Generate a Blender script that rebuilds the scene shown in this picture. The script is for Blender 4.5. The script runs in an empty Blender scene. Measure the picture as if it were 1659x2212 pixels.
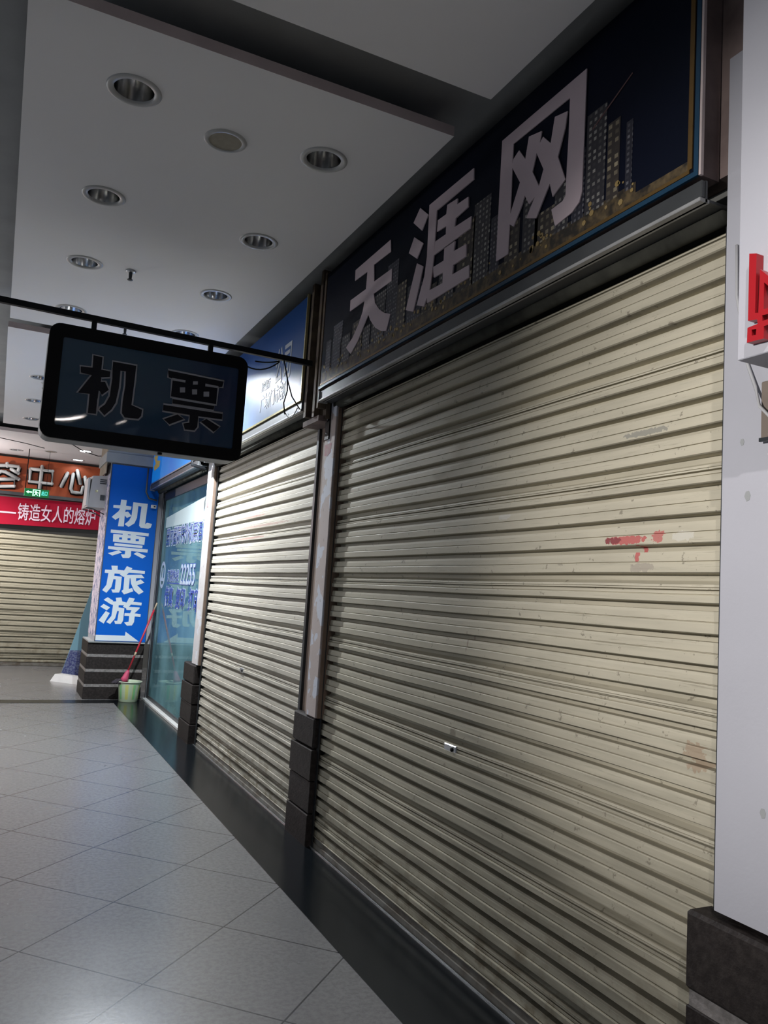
import bpy, math, random
from mathutils import Matrix, Vector
from mathutils.geometry import tessellate_polygon
random.seed(7)
C = bpy.context.scene.collection

# ------------------------------------------------------------ camera, world, lights, exposure
CAM_H = 1.5
cd = bpy.data.cameras.new('camera'); cam = bpy.data.objects.new('camera', cd); C.objects.link(cam)
Rm = [[0.897833, -0.102424, -0.428259], [-0.435803, -0.067486, -0.897508], [0.063025, 0.992449, -0.105228]]
M4 = Matrix([Rm[0]+[0], Rm[1]+[0], Rm[2]+[CAM_H], [0,0,0,1]])
cam.matrix_world = M4
cd.sensor_fit = 'VERTICAL'; cd.sensor_height = 36.0; cd.lens = 1728.9/2212*36
cd.clip_start = 0.05; cd.clip_end = 100
bpy.context.scene.camera = cam
sc = bpy.context.scene
sc.view_settings.view_transform = 'Standard'; sc.view_settings.look = 'None'
sc.view_settings.gamma = 1.0; sc.view_settings.use_curve_mapping = False
sc.view_settings.exposure = 0.76
w = bpy.data.worlds.new('night_world'); sc.world = w; w.use_nodes = True
bg = w.node_tree.nodes['Background']; bg.inputs[0].default_value = (0.55, 0.66, 0.82, 1); bg.inputs[1].default_value = 0.115

def area(name, loc, power, size, col=(1,1,1), rot=(0,0,0), shape='DISK', sy=None, spread=math.pi):
    l = bpy.data.lights.new(name, 'AREA'); l.energy = power; l.shape = shape; l.size = size
    if sy: l.size_y = sy
    l.color = col; l.spread = spread
    o = bpy.data.objects.new(name, l); C.objects.link(o); o.location = loc; o.rotation_euler = rot
    return o
def bulb_light(name, z, power, col, rad=0.013):
    l = bpy.data.lights.new(name, 'POINT'); l.energy = power; l.color = col; l.shadow_soft_size = rad
    o = bpy.data.objects.new(name, l); C.objects.link(o); o.location = (0,0,z); return o
# street light spilling in from the open side of the arcade
area('street_light', (-4.5, 3.2, 2.6), 4, 3.0, (0.95, 0.97, 1.0), (0, math.radians(-84), 0), 'RECTANGLE', 3.0)
# spotlight, unseen and added to shape the lit patch on the near shutter
sl = bpy.data.lights.new('added_spotlight', 'SPOT'); sl.energy = 520; sl.color = (1.0,0.965,0.94); sl.spot_size = math.radians(35); sl.spot_blend = 1.0; sl.shadow_soft_size = 0.06
so = bpy.data.objects.new('added_spotlight', sl); C.objects.link(so); so.location = (-3.2,0.9,2.55)
so.rotation_euler = (Vector((1.87,1.45,1.80))-so.location).to_track_quat('-Z','Y').to_euler()
side = bulb_light('added_side_lamp', 0, 85, (0.95,0.97,1.0), 0.12); side.location = (-2.6,8.9,2.25)  # unseen lamp, added to brighten the far ceiling and pillar side
LAMP_POWER = {'shop': 370, 'near': 60, 'rear': 20, 'far': 25}

# ------------------------------------------------------------ materials
def mat(name, col, rough=0.6, metal=0.0, noise=0.0, nscale=8.0, col2=None, bump=0.0, bscale=40.0, spec=0.5, emit=None, estr=0.0):
    m = bpy.data.materials.new(name); m.use_nodes = True
    nt = m.node_tree; b = nt.nodes['Principled BSDF']
    b.inputs['Base Color'].default_value = (*col, 1); b.inputs['Roughness'].default_value = rough
    b.inputs['Metallic'].default_value = metal; b.inputs['Specular IOR Level'].default_value = spec
    tc = nt.nodes.new('ShaderNodeTexCoord')
    if col2 is None: col2 = tuple(c*0.6 for c in col)
    n = nt.nodes.new('ShaderNodeTexNoise'); n.inputs['Scale'].default_value = nscale; n.inputs['Detail'].default_value = 6
    nt.links.new(tc.outputs['Object'], n.inputs['Vector'])
    r = nt.nodes.new('ShaderNodeMapRange'); r.inputs['From Min'].default_value = 0.4; r.inputs['From Max'].default_value = 0.7
    r.inputs['To Max'].default_value = max(noise, 0.05)
    nt.links.new(n.outputs['Fac'], r.inputs['Value'])
    mx = nt.nodes.new('ShaderNodeMix'); mx.data_type = 'RGBA'
    mx.inputs['A'].default_value = (*col, 1); mx.inputs['B'].default_value = (*col2, 1)
    nt.links.new(r.outputs['Result'], mx.inputs['Factor']); nt.links.new(mx.outputs['Result'], b.inputs['Base Color'])
    if bump:
        n2 = nt.nodes.new('ShaderNodeTexNoise'); n2.inputs['Scale'].default_value = bscale; n2.inputs['Detail'].default_value = 4
        nt.links.new(tc.outputs['Object'], n2.inputs['Vector'])
        bp = nt.nodes.new('ShaderNodeBump'); bp.inputs['Strength'].default_value = bump; bp.inputs['Distance'].default_value = 0.01
        nt.links.new(n2.outputs['Fac'], bp.inputs['Height']); nt.links.new(bp.outputs['Normal'], b.inputs['Normal'])
    if emit:
        b.inputs['Emission Color'].default_value = (*emit, 1); b.inputs['Emission Strength'].default_value = estr
    return m
def N(nt, t, **kw):
    n = nt.nodes.new('ShaderNode'+t)
    for k, v in kw.items(): setattr(n, k, v)
    return n
def mth(nt, op, a, b=None, c=None):
    n = nt.nodes.new('ShaderNodeMath'); n.operation = op
    for i, v in enumerate((a, b, c)):
        if v is None: continue
        if hasattr(v, 'links') or hasattr(v, 'is_output'): nt.links.new(v, n.inputs[i])
        else: n.inputs[i].default_value = v
    return n.outputs[0]
def mixc(nt, fac, A, B):
    mx = nt.nodes.new('ShaderNodeMix'); mx.data_type = 'RGBA'
    for k, v in (('Factor', fac), ('A', A), ('B', B)):
        if hasattr(v, 'is_output'): nt.links.new(v, mx.inputs[k])
        elif k == 'Factor': mx.inputs[k].default_value = v
        else: mx.inputs[k].default_value = (*v, 1)
    return mx.outputs['Result']

MT = {}
MT['white_ceiling'] = mat('ceiling_paint', (0.76,0.75,0.75), 0.85, noise=0.15, nscale=1.2, col2=(0.68,0.67,0.67))
MT['panel_edge'] = mat('panel_edge_paint', (0.62,0.52,0.50), 0.85, noise=0.4, nscale=6)
MT['slot_paint'] = mat('slot_paint', (0.34,0.35,0.35), 0.9, noise=0.4, nscale=3)
MT['plaster'] = mat('white_plaster', (0.42,0.42,0.46), 0.75, noise=0.15, nscale=2, bump=0.05, bscale=60)
MT['brown_wall'] = mat('stained_brown_wall', (0.22,0.165,0.15), 0.85, noise=0.7, nscale=5, col2=(0.06,0.04,0.04))
MT['backwall'] = mat('bare_wall', (0.14,0.14,0.13), 0.9, noise=0.5, nscale=3)
MT['rust'] = mat('rusty_steel', (0.085,0.06,0.045), 0.7, 0.3, noise=0.9, nscale=14, col2=(0.16,0.12,0.07), bump=0.3)
MT['granite_black'] = None
MT['steel'] = mat('brushed_steel', (0.55,0.56,0.58), 0.32, 0.9, noise=0.3, nscale=12)
MT['dark_metal'] = mat('dark_aluminium', (0.05,0.055,0.06), 0.4, 0.6, noise=0.3)
MT['grey_metal'] = mat('grey_sheet_metal', (0.085,0.09,0.095), 0.45, 0.4, noise=0.5, nscale=5)
MT['black'] = mat('black_plastic', (0.004,0.004,0.005), 0.5, spec=0.15)
MT['black_steel'] = mat('black_painted_steel', (0.008,0.009,0.011), 0.6, spec=0.2)
MT['gold'] = mat('gold_trim', (0.20,0.12,0.04), 0.4, 0.5, noise=0.4)
MT['gold_bright'] = mat('pale_gold_trim', (0.75,0.66,0.35), 0.25, 0.7, noise=0.3)
MT['blue_trim'] = mat('blue_trim', (0.01,0.05,0.10), 0.4, noise=0.3)
MT['letter'] = mat('letter_white', (0.60,0.49,0.52), 0.5, noise=0.1)
MT['night_sky'] = mat('printed_night_sky', (0.004,0.007,0.014), 0.5, noise=0.9, nscale=1.2, col2=(0.006,0.008,0.022), spec=0.1)
MT['chrome'] = mat('chrome_reflector', (0.62,0.62,0.62), 0.18, 1.0, noise=0.3, nscale=20)
MT['matte_cup'] = mat('dull_lamp_cup', (0.16,0.16,0.16), 0.6, 0.3)
MT['lamp_hole'] = mat('lamp_hole', (0.02,0.02,0.02), 0.8)
MT['ring'] = mat('lamp_ring_paint', (0.44,0.44,0.43), 0.4, noise=0.2)
MT['bulb_off'] = mat('bulb_glass_off', (0.75,0.75,0.72), 0.2)
MT['bulb_on'] = mat('bulb_glass_lit', (0.9,0.9,0.9), 0.3, emit=(0.85,0.93,1.0), estr=25)
MT['blue_panel'] = mat('blue_sign_film', (0.001,0.115,0.56), 0.5, noise=0.15, nscale=3, col2=(0.002,0.085,0.44), spec=0.15)
MT['white_film'] = mat('white_sign_film', (0.72,0.78,0.82), 0.4)
MT['orange'] = mat('orange_sign_board', (0.40,0.075,0.02), 0.5, noise=0.4, nscale=1.5, col2=(0.30,0.045,0.02))
MT['red_banner'] = mat('red_banner_cloth', (0.38,0.008,0.03), 0.8, spec=0.15, noise=0.2, nscale=4, col2=(0.42,0.015,0.05), bump=0.1, bscale=6)
MT['banner_text'] = mat('banner_lettering', (0.80,0.62,0.72), 0.6)
MT['tube_white'] = mat('channel_letter_white', (0.50,0.50,0.49), 0.4)
MT['red_letter'] = mat('red_acrylic', (0.36,0.008,0.014), 0.35)
MT['marble'] = mat('white_marble_sill', (0.72,0.72,0.70), 0.3, noise=0.3, nscale=6)
MT['bucket'] = mat('bucket_plastic', (0.55,0.66,0.42), 0.35)
MT['mop_red'] = mat('red_mop_plastic', (0.55,0.03,0.05), 0.35)
MT['mop_pink'] = mat('pink_mop_plastic', (0.60,0.08,0.16), 0.4)
MT['bamboo'] = mat('bare_pole_end', (0.55,0.42,0.28), 0.6)
MT['mop_cloth'] = mat('dark_mop_strings', (0.05,0.04,0.05), 0.9)
MT['white_plastic'] = mat('white_plastic', (0.62,0.62,0.62), 0.45, noise=0.15)
MT['grey_plastic'] = mat('grey_plastic', (0.46,0.46,0.47), 0.5, noise=0.2)
MT['tan'] = mat('tan_board', (0.20,0.16,0.13), 0.7, noise=0.4)
MT['exit_green'] = mat('exit_green_lit', (0.0,0.12,0.03), 0.4, emit=(0.0,0.22,0.05), estr=0.08)
MT['exit_white'] = mat('exit_symbol_lit', (0.5,1.0,0.7), 0.4, emit=(0.35,1.0,0.6), estr=0.9)
MT['exit_cyan'] = mat('exit_words_lit', (0.2,0.9,0.8), 0.4, emit=(0.05,0.75,0.6), estr=0.4)
MT['interior'] = mat('shop_interior_paint', (0.10,0.17,0.20), 0.8, noise=0.5, nscale=2)
MT['decal_blue'] = mat('blue_glass_film', (0.02,0.07,0.42), 0.4)
MT['decal_white'] = mat('white_glass_film', (0.62,0.72,0.88), 0.4)
MT['print_dark'] = mat('dark_blue_lettering', (0.10,0.13,0.20), 0.5)
MT['pale_lettering'] = mat('pale_grey_lettering', (0.42,0.46,0.50), 0.5)

def shutter_mat(name, col, marks, dirt=0.4):
    """rolled steel slats: grime streaks, rust near the floor and painted marks (ellipses in y,z with a colour)"""
    m = bpy.data.materials.new(name); m.use_nodes = True; nt = m.node_tree; b = nt.nodes['Principled BSDF']
    tc = N(nt, 'TexCoord'); sx = N(nt, 'SeparateXYZ'); nt.links.new(tc.outputs['Object'], sx.inputs[0])
    mp = N(nt, 'Mapping'); mp.inputs['Scale'].default_value = (1, 1.2, 14); nt.links.new(tc.outputs['Object'], mp.inputs[0])
    n1 = N(nt, 'TexNoise'); n1.inputs['Scale'].default_value = 2.2; n1.inputs['Detail'].default_value = 8; nt.links.new(mp.outputs[0], n1.inputs[0])
    n2 = N(nt, 'TexNoise'); n2.inputs['Scale'].default_value = 1.1; n2.inputs['Detail'].default_value = 5; nt.links.new(tc.outputs['Object'], n2.inputs[0])
    n3 = N(nt, 'TexNoise'); n3.inputs['Scale'].default_value = 24; n3.inputs['Detail'].default_value = 6; n3.inputs['Roughness'].default_value = 0.7; nt.links.new(tc.outputs['Object'], n3.inputs[0])
    f = mth(nt, 'MULTIPLY', mth(nt, 'SMOOTH_MIN', n1.outputs['Fac'], 1.0, 0.1), n2.outputs['Fac'])
    fr = N(nt, 'MapRange'); fr.inputs['From Min'].default_value = 0.18; fr.inputs['From Max'].default_value = 0.42; fr.inputs['To Max'].default_value = dirt
    nt.links.new(f, fr.inputs['Value'])
    c = mixc(nt, fr.outputs['Result'], col, tuple(x*0.55 for x in col))
    # specks and scuffs
    sp = mth(nt, 'GREATER_THAN', n3.outputs['Fac'], 0.645); sp = mth(nt, 'MULTIPLY', sp, 0.6)
    mp2 = N(nt, 'Mapping'); mp2.inputs['Scale'].default_value = (1, 2.5, 60); nt.links.new(tc.outputs['Object'], mp2.inputs[0])
    n6 = N(nt, 'TexNoise'); n6.inputs['Scale'].default_value = 2.0; n6.inputs['Detail'].default_value = 7; n6.inputs['Roughness'].default_value = 0.7; nt.links.new(mp2.outputs[0], n6.inputs[0])
    st = N(nt, 'MapRange'); st.inputs['From Min'].default_value = 0.58; st.inputs['From Max'].default_value = 0.68; st.inputs['To Max'].default_value = 0.45; nt.links.new(n6.outputs['Fac'], st.inputs['Value'])
    c = mixc(nt, st.outputs['Result'], c, (0.20,0.18,0.13))
    n7 = N(nt, 'TexNoise'); n7.inputs['Scale'].default_value = 75; n7.inputs['Detail'].default_value = 4; nt.links.new(tc.outputs['Object'], n7.inputs[0])
    c = mixc(nt, sp, c, (0.13,0.11,0.08))
    # rust and grime near the floor
    lo = N(nt, 'MapRange'); lo.inputs['From Min'].default_value = 0.55; lo.inputs['From Max'].default_value = 0.02; nt.links.new(sx.outputs['Z'], lo.inputs['Value'])
    n4 = N(nt, 'TexNoise'); n4.inputs['Scale'].default_value = 9; n4.inputs['Detail'].default_value = 8; n4.inputs['Roughness'].default_value = 0.65; nt.links.new(tc.outputs['Object'], n4.inputs[0])
    g = mth(nt, 'MULTIPLY', lo.outputs['Result'], mth(nt, 'MULTIPLY_ADD', n4.outputs['Fac'], 6.0, -2.9))
    g = mth(nt, 'MAXIMUM', mth(nt, 'MINIMUM', g, 0.75), 0.0)
    c = mixc(nt, g, c, (0.15,0.105,0.05))
    low_grime_shade = N(nt, 'MapRange'); low_grime_shade.inputs['From Min'].default_value = 1.3; low_grime_shade.inputs['From Max'].default_value = 0.15; nt.links.new(sx.outputs['Z'], low_grime_shade.inputs['Value'])  # dimmer light low on the slats painted in together with grime
    c = mixc(nt, mth(nt, 'MULTIPLY', low_grime_shade.outputs['Result'], mth(nt, 'MULTIPLY_ADD', n1.outputs['Fac'], 1.6, -0.3)), c, (0.17,0.155,0.115))
    for (y, z, ry, rz, mc, amt) in marks:
        dy = mth(nt, 'DIVIDE', mth(nt, 'SUBTRACT', sx.outputs['Y'], y), ry); dz = mth(nt, 'DIVIDE', mth(nt, 'SUBTRACT', sx.outputs['Z'], z), rz)
        d = mth(nt, 'ADD', mth(nt, 'POWER', mth(nt, 'ABSOLUTE', dy), 3.0), mth(nt, 'POWER', mth(nt, 'ABSOLUTE', dz), 3.0))
        d = mth(nt, 'ADD', d, mth(nt, 'MULTIPLY', n7.outputs['Fac'], 2.2))
        k = mth(nt, 'MULTIPLY', mth(nt, 'LESS_THAN', d, 1.6), amt)
        c = mixc(nt, k, c, mc)
    nt.links.new(c, b.inputs['Base Color'])
    b.inputs['Roughness'].default_value = 0.6; b.inputs['Metallic'].default_value = 0.0; b.inputs['Specular IOR Level'].default_value = 0.3
    bp = N(nt, 'Bump'); bp.inputs['Strength'].default_value = 0.25; bp.inputs['Distance'].default_value = 0.01
    nt.links.new(n2.outputs['Fac'], bp.inputs['Height']); nt.links.new(bp.outputs[0], b.inputs['Normal'])
    return m
RED = (0.45,0.05,0.06)
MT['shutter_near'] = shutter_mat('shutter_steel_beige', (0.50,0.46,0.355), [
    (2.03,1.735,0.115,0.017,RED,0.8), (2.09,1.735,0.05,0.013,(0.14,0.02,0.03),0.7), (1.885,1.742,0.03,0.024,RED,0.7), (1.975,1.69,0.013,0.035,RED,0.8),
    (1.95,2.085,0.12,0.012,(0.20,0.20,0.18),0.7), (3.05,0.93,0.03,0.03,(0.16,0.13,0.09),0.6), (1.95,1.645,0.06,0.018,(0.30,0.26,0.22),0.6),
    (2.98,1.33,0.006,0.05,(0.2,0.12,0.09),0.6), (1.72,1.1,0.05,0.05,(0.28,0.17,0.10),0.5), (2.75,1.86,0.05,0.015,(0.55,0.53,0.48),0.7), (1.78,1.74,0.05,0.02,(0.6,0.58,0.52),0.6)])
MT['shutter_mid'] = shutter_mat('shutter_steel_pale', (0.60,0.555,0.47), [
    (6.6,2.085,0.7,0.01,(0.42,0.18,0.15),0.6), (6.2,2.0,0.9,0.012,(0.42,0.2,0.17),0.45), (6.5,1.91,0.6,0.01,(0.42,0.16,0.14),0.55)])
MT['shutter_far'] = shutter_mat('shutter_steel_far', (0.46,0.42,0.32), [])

def floor_mat(name, col, col2, rough, joints=True, sc_=60, spk=0.35):
    m = bpy.data.materials.new(name); m.use_nodes = True; nt = m.node_tree; b = nt.nodes['Principled BSDF']
    tc = N(nt, 'TexCoord'); sx = N(nt, 'SeparateXYZ'); nt.links.new(tc.outputs['Object'], sx.inputs[0])
    n1 = N(nt, 'TexNoise'); n1.inputs['Scale'].default_value = sc_; n1.inputs['Detail'].default_value = 5; n1.inputs['Roughness'].default_value = 0.7; nt.links.new(tc.outputs['Object'], n1.inputs[0])
    n2 = N(nt, 'TexNoise'); n2.inputs['Scale'].default_value = 2.0; n2.inputs['Detail'].default_value = 6; nt.links.new(tc.outputs['Object'], n2.inputs[0])
    n3 = N(nt, 'TexNoise'); n3.inputs['Scale'].default_value = 7.0; n3.inputs['Detail'].default_value = 3; nt.links.new(tc.outputs['Object'], n3.inputs[0])
    r = N(nt, 'MapRange'); r.inputs['From Min'].default_value = 0.42; r.inputs['From Max'].default_value = 0.62; r.inputs['To Max'].default_value = spk; nt.links.new(n1.outputs['Fac'], r.inputs['Value'])
    c = mixc(nt, r.outputs['Result'], col, col2)
    r2 = N(nt, 'MapRange'); r2.inputs['From Min'].default_value = 0.45; r2.inputs['From Max'].default_value = 0.75; r2.inputs['To Max'].default_value = 0.35; nt.links.new(n2.outputs['Fac'], r2.inputs['Value'])
    c = mixc(nt, r2.outputs['Result'], c, tuple(x*0.7 for x in col))
    blot = mth(nt, 'MULTIPLY', mth(nt, 'GREATER_THAN', n3.outputs['Fac'], 0.745), 0.75)
    c = mixc(nt, blot, c, tuple(x*0.3 for x in col))
    if joints:
        H2 = 0.832
        u = mth(nt, 'DIVIDE', mth(nt, 'ADD', mth(nt, 'ADD', sx.outputs['X'], sx.outputs['Y']), 20*H2-3.865), H2)
        v = mth(nt, 'DIVIDE', mth(nt, 'ADD', mth(nt, 'SUBTRACT', sx.outputs['Y'], sx.outputs['X']), 20*H2-2.555), H2)
        def j(q): return mth(nt, 'LESS_THAN', mth(nt, 'ABSOLUTE', mth(nt, 'SUBTRACT', mth(nt, 'FRACT', mth(nt, 'ADD', q, 0.5)), 0.5)), 0.0062)
        jj = mth(nt, 'MULTIPLY', mth(nt, 'MAXIMUM', j(u), j(v)), 0.95)
        c = mixc(nt, jj, c, (0.03,0.03,0.035))
    nt.links.new(c, b.inputs['Base Color'])
    rr = N(nt, 'MapRange'); rr.inputs['To Min'].default_value = rough*0.8; rr.inputs['To Max'].default_value = rough*1.35; nt.links.new(n2.outputs['Fac'], rr.inputs['Value'])
    nt.links.new(rr.outputs['Result'], b.inputs['Roughness'])
    bp = N(nt, 'Bump'); bp.inputs['Strength'].default_value = 0.04; bp.inputs['Distance'].default_value = 0.01
    nt.links.new(n1.outputs['Fac'], bp.inputs['Height']); nt.links.new(bp.outputs[0], b.inputs['Normal'])
    return m
MT['floor'] = floor_mat('polished_grey_granite', (0.19,0.187,0.19), (0.10,0.10,0.10), 0.24, sc_=45, spk=0.5)
MT['granite_black'] = floor_mat('polished_black_granite', (0.006,0.008,0.010), (0.018,0.02,0.024), 0.15, joints=False, sc_=120, spk=0.25)
MT['granite_black'].node_tree.nodes['Principled BSDF'].inputs['Specular IOR Level'].default_value = 0.35
MT['base_stone'] = mat('dark_flamed_granite', (0.022,0.018,0.017), 0.55, noise=0.7, nscale=40, col2=(0.045,0.038,0.035), bump=0.25, bscale=90, spec=0.15)
MT['base_joint'] = mat('rough_mortar_ledge', (0.26,0.24,0.23), 0.8, noise=0.9, nscale=30, col2=(0.12,0.11,0.10), bump=0.4, bscale=70)

def patch_mat(name, col, patches, thresh):
    m = mat(name, col, 0.7, bump=0.08, bscale=50); nt = m.node_tree; b = nt.nodes['Principled BSDF']
    tc = N(nt, 'TexCoord'); n = N(nt, 'TexNoise'); n.inputs['Scale'].default_value = 5.5; n.inputs['Detail'].default_value = 3; nt.links.new(tc.outputs['Object'], n.inputs[0])
    k = mth(nt, 'GREATER_THAN', n.outputs['Fac'], thresh)
    n5 = N(nt, 'TexNoise'); n5.inputs['Scale'].default_value = 26; n5.inputs['Detail'].default_value = 5; nt.links.new(tc.outputs['Object'], n5.inputs[0])
    k2 = mth(nt, 'MULTIPLY', mth(nt, 'GREATER_THAN', n5.outputs['Fac'], 0.67), 0.5)
    c = mixc(nt, k, col, patches); c = mixc(nt, k2, c, (0.25,0.2,0.18))
    nt.links.new(c, b.inputs['Base Color']); return m
MT['post_front'] = patch_mat('pink_beige_paint_peeling', (0.46,0.385,0.36), (0.55,0.56,0.62), 0.54)
MT['post_pale'] = patch_mat('pale_post_paint', (0.60,0.56,0.55), (0.66,0.66,0.70), 0.55)
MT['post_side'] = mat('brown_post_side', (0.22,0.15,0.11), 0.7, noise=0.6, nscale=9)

def sky_print():
    m = mat('printed_blue_sky', (0.03,0.11,0.36), 0.38, spec=0.14); nt = m.node_tree; b = nt.nodes['Principled BSDF']
    tc = N(nt, 'TexCoord'); sx = N(nt, 'SeparateXYZ'); nt.links.new(tc.outputs['Object'], sx.inputs[0])
    n = N(nt, 'TexNoise'); n.inputs['Scale'].default_value = 2.0; n.inputs['Detail'].default_value = 6; nt.links.new(tc.outputs['Object'], n.inputs[0])
    hz = N(nt, 'MapRange'); hz.inputs['From Min'].default_value = 3.3; hz.inputs['From Max'].default_value = 2.85; nt.links.new(sx.outputs['Z'], hz.inputs['Value'])
    k = mth(nt, 'MULTIPLY', hz.outputs['Result'], mth(nt, 'MAXIMUM', mth(nt, 'MINIMUM', mth(nt, 'MULTIPLY_ADD', n.outputs['Fac'], 4.0, -1.2), 1.0), 0.0))
    nt.links.new(mixc(nt, k, (0.02,0.075,0.25), (0.13,0.19,0.32)), b.inputs['Base Color']); return m
MT['sky_print'] = sky_print()

def windows_mat(name, wall, win, sx_, sz_):
    m = mat(name, wall, 0.5); nt = m.node_tree; b = nt.nodes['Principled BSDF']
    tc = N(nt, 'TexCoord'); s = N(nt, 'SeparateXYZ'); nt.links.new(tc.outputs['Object'], s.inputs[0])
    a = mth(nt, 'LESS_THAN', mth(nt, 'FRACT', mth(nt, 'MULTIPLY', s.outputs['Y'], sx_)), 0.5)
    c = mth(nt, 'LESS_THAN', mth(nt, 'FRACT', mth(nt, 'MULTIPLY', s.outputs['Z'], sz_)), 0.5)
    n = N(nt, 'TexWhiteNoise'); n.noise_dimensions = '2D'
    cb = N(nt, 'CombineXYZ'); nt.links.new(mth(nt, 'FLOOR', mth(nt, 'MULTIPLY', s.outputs['Y'], sx_)), cb.inputs[0]); nt.links.new(mth(nt, 'FLOOR', mth(nt, 'MULTIPLY', s.outputs['Z'], sz_)), cb.inputs[1])
    nt.links.new(cb.outputs[0], n.inputs[0])
    k = mth(nt, 'MULTIPLY', mth(nt, 'MULTIPLY', a, c), n.outputs['Value'])
    nt.links.new(mixc(nt, k, wall, win), b.inputs['Base Color']); return m
MT['tower_a'] = windows_mat('printed_tower_grey', (0.035,0.033,0.04), (0.34,0.33,0.30), 38, 42)
MT['tower_b'] = windows_mat('printed_tower_warm', (0.045,0.036,0.032), (0.42,0.36,0.24), 30, 34)
MT['tower_c'] = windows_mat('printed_tower_dim', (0.022,0.022,0.035), (0.20,0.20,0.22), 46, 50)
MT['bokeh'] = mat('printed_street_glow', (0.36,0.25,0.09), 0.5, noise=0.4, nscale=25, col2=(0.25,0.2,0.14))
MT['crane'] = mat('printed_crane', (0.14,0.07,0.07), 0.5)
MT['ground_print'] = mat('printed_street', (0.022,0.017,0.012), 0.5, noise=0.95, nscale=30, col2=(0.16,0.11,0.05))

def glass_mat():
    m = bpy.data.materials.new('tinted_shop_glass'); m.use_nodes = True; nt = m.node_tree; nt.nodes.clear()
    o = N(nt, 'OutputMaterial'); t = N(nt, 'BsdfTransparent'); t.inputs[0].default_value = (0.34,0.50,0.52,1)
    g = N(nt, 'BsdfGlossy'); g.inputs['Roughness'].default_value = 0.02; g.inputs['Color'].default_value = (0.75,0.95,0.98,1)
    fr = N(nt, 'Fresnel'); fr.inputs['IOR'].default_value = 1.7
    k = mth(nt, 'MAXIMUM', mth(nt, 'MULTIPLY', fr.outputs[0], 1.0), 0.18)
    mx = N(nt, 'MixShader'); nt.links.new(k, mx.inputs[0]); nt.links.new(t.outputs[0], mx.inputs[1]); nt.links.new(g.outputs[0], mx.inputs[2])
    df = N(nt, 'BsdfDiffuse'); df.inputs[0].default_value = (0.26,0.50,0.56,1)
    tc = N(nt, 'TexCoord'); ns = N(nt, 'TexNoise'); ns.inputs['Scale'].default_value = 1.7; nt.links.new(tc.outputs['Object'], ns.inputs[0])
    k2 = mth(nt, 'MULTIPLY', ns.outputs['Fac'], 0.75)
    m2 = N(nt, 'MixShader'); nt.links.new(k2, m2.inputs[0]); nt.links.new(mx.outputs[0], m2.inputs[1]); nt.links.new(df.outputs[0], m2.inputs[2])
    nt.links.new(m2.outputs[0], o.inputs[0]); return m
MT['glass'] = glass_mat()
def acrylic():
    m = mat('dark_blue_acrylic', (0.032,0.075,0.125), 0.04, noise=0.9, nscale=1.6, col2=(0.04,0.052,0.115), spec=0.5); nt = m.node_tree; b = nt.nodes['Principled BSDF']
    tc = N(nt, 'TexCoord'); wv = N(nt, 'TexNoise'); wv.inputs['Scale'].default_value = 2.3; wv.inputs['Detail'].default_value = 0
    nt.links.new(tc.outputs['Object'], wv.inputs[0])
    bp = N(nt, 'Bump'); bp.inputs['Strength'].default_value = 0.35; bp.inputs['Distance'].default_value = 0.05
    nt.links.new(wv.outputs['Fac'], bp.inputs['Height']); nt.links.new(bp.outputs[0], b.inputs['Normal']); return m
MT['acrylic'] = acrylic()
MT['acrylic_dark'] = mat('dark_letter_film', (0.005,0.005,0.010), 0.35, spec=0.25)
MT['outline'] = mat('grey_outline_tube', (0.36,0.36,0.40), 0.5)
def poster_mat():
    m = mat('torn_posters', (0.5,0.5,0.55), 0.7); nt = m.node_tree; b = nt.nodes['Principled BSDF']
    tc = N(nt, 'TexCoord'); mp = N(nt, 'Mapping'); mp.inputs['Scale'].default_value = (5, 9, 5); nt.links.new(tc.outputs['Object'], mp.inputs[0])
    n = N(nt, 'TexNoise'); n.inputs['Scale'].default_value = 2.2; n.inputs['Detail'].default_value = 9; n.inputs['Roughness'].default_value = 0.7; nt.links.new(mp.outputs[0], n.inputs[0])
    k = mth(nt, 'GREATER_THAN', n.outputs['Fac'], 0.52)
    nt.links.new(mixc(nt, k, (0.78,0.68,0.76), (0.16,0.18,0.34)), b.inputs['Base Color']); return m
MT['poster'] = poster_mat()
def bucket_mat():
    m = mat('striped_bucket_plastic', (0.5,0.6,0.4), 0.3); nt = m.node_tree; b = nt.nodes['Principled BSDF']
    tc = N(nt, 'TexCoord'); s = N(nt, 'SeparateXYZ'); nt.links.new(tc.outputs['Object'], s.inputs[0])
    a = mth(nt, 'ARCTAN2', s.outputs['Y'], s.outputs['X'])
    q = mth(nt, 'SINE', mth(nt, 'MULTIPLY', a, 9.0)); q2 = mth(nt, 'SINE', mth(nt, 'MULTIPLY', a, 4.5))
    band = mth(nt, 'MULTIPLY', mth(nt, 'GREATER_THAN', s.outputs['Z'], 0.035), mth(nt, 'LESS_THAN', s.outputs['Z'], 0.215))
    c = mixc(nt, mth(nt, 'MULTIPLY', mth(nt, 'GREATER_THAN', q, 0.2), band), (0.50,0.60,0.42), (0.58,0.60,0.20))
    c = mixc(nt, mth(nt, 'MULTIPLY', mth(nt, 'MULTIPLY', mth(nt, 'GREATER_THAN', q2, 0.35), mth(nt, 'GREATER_THAN', q, 0.1)), band), c, (0.26,0.58,0.26))
    nt.links.new(c, b.inputs['Base Color']); return m
MT['bucket'] = bucket_mat()

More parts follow.
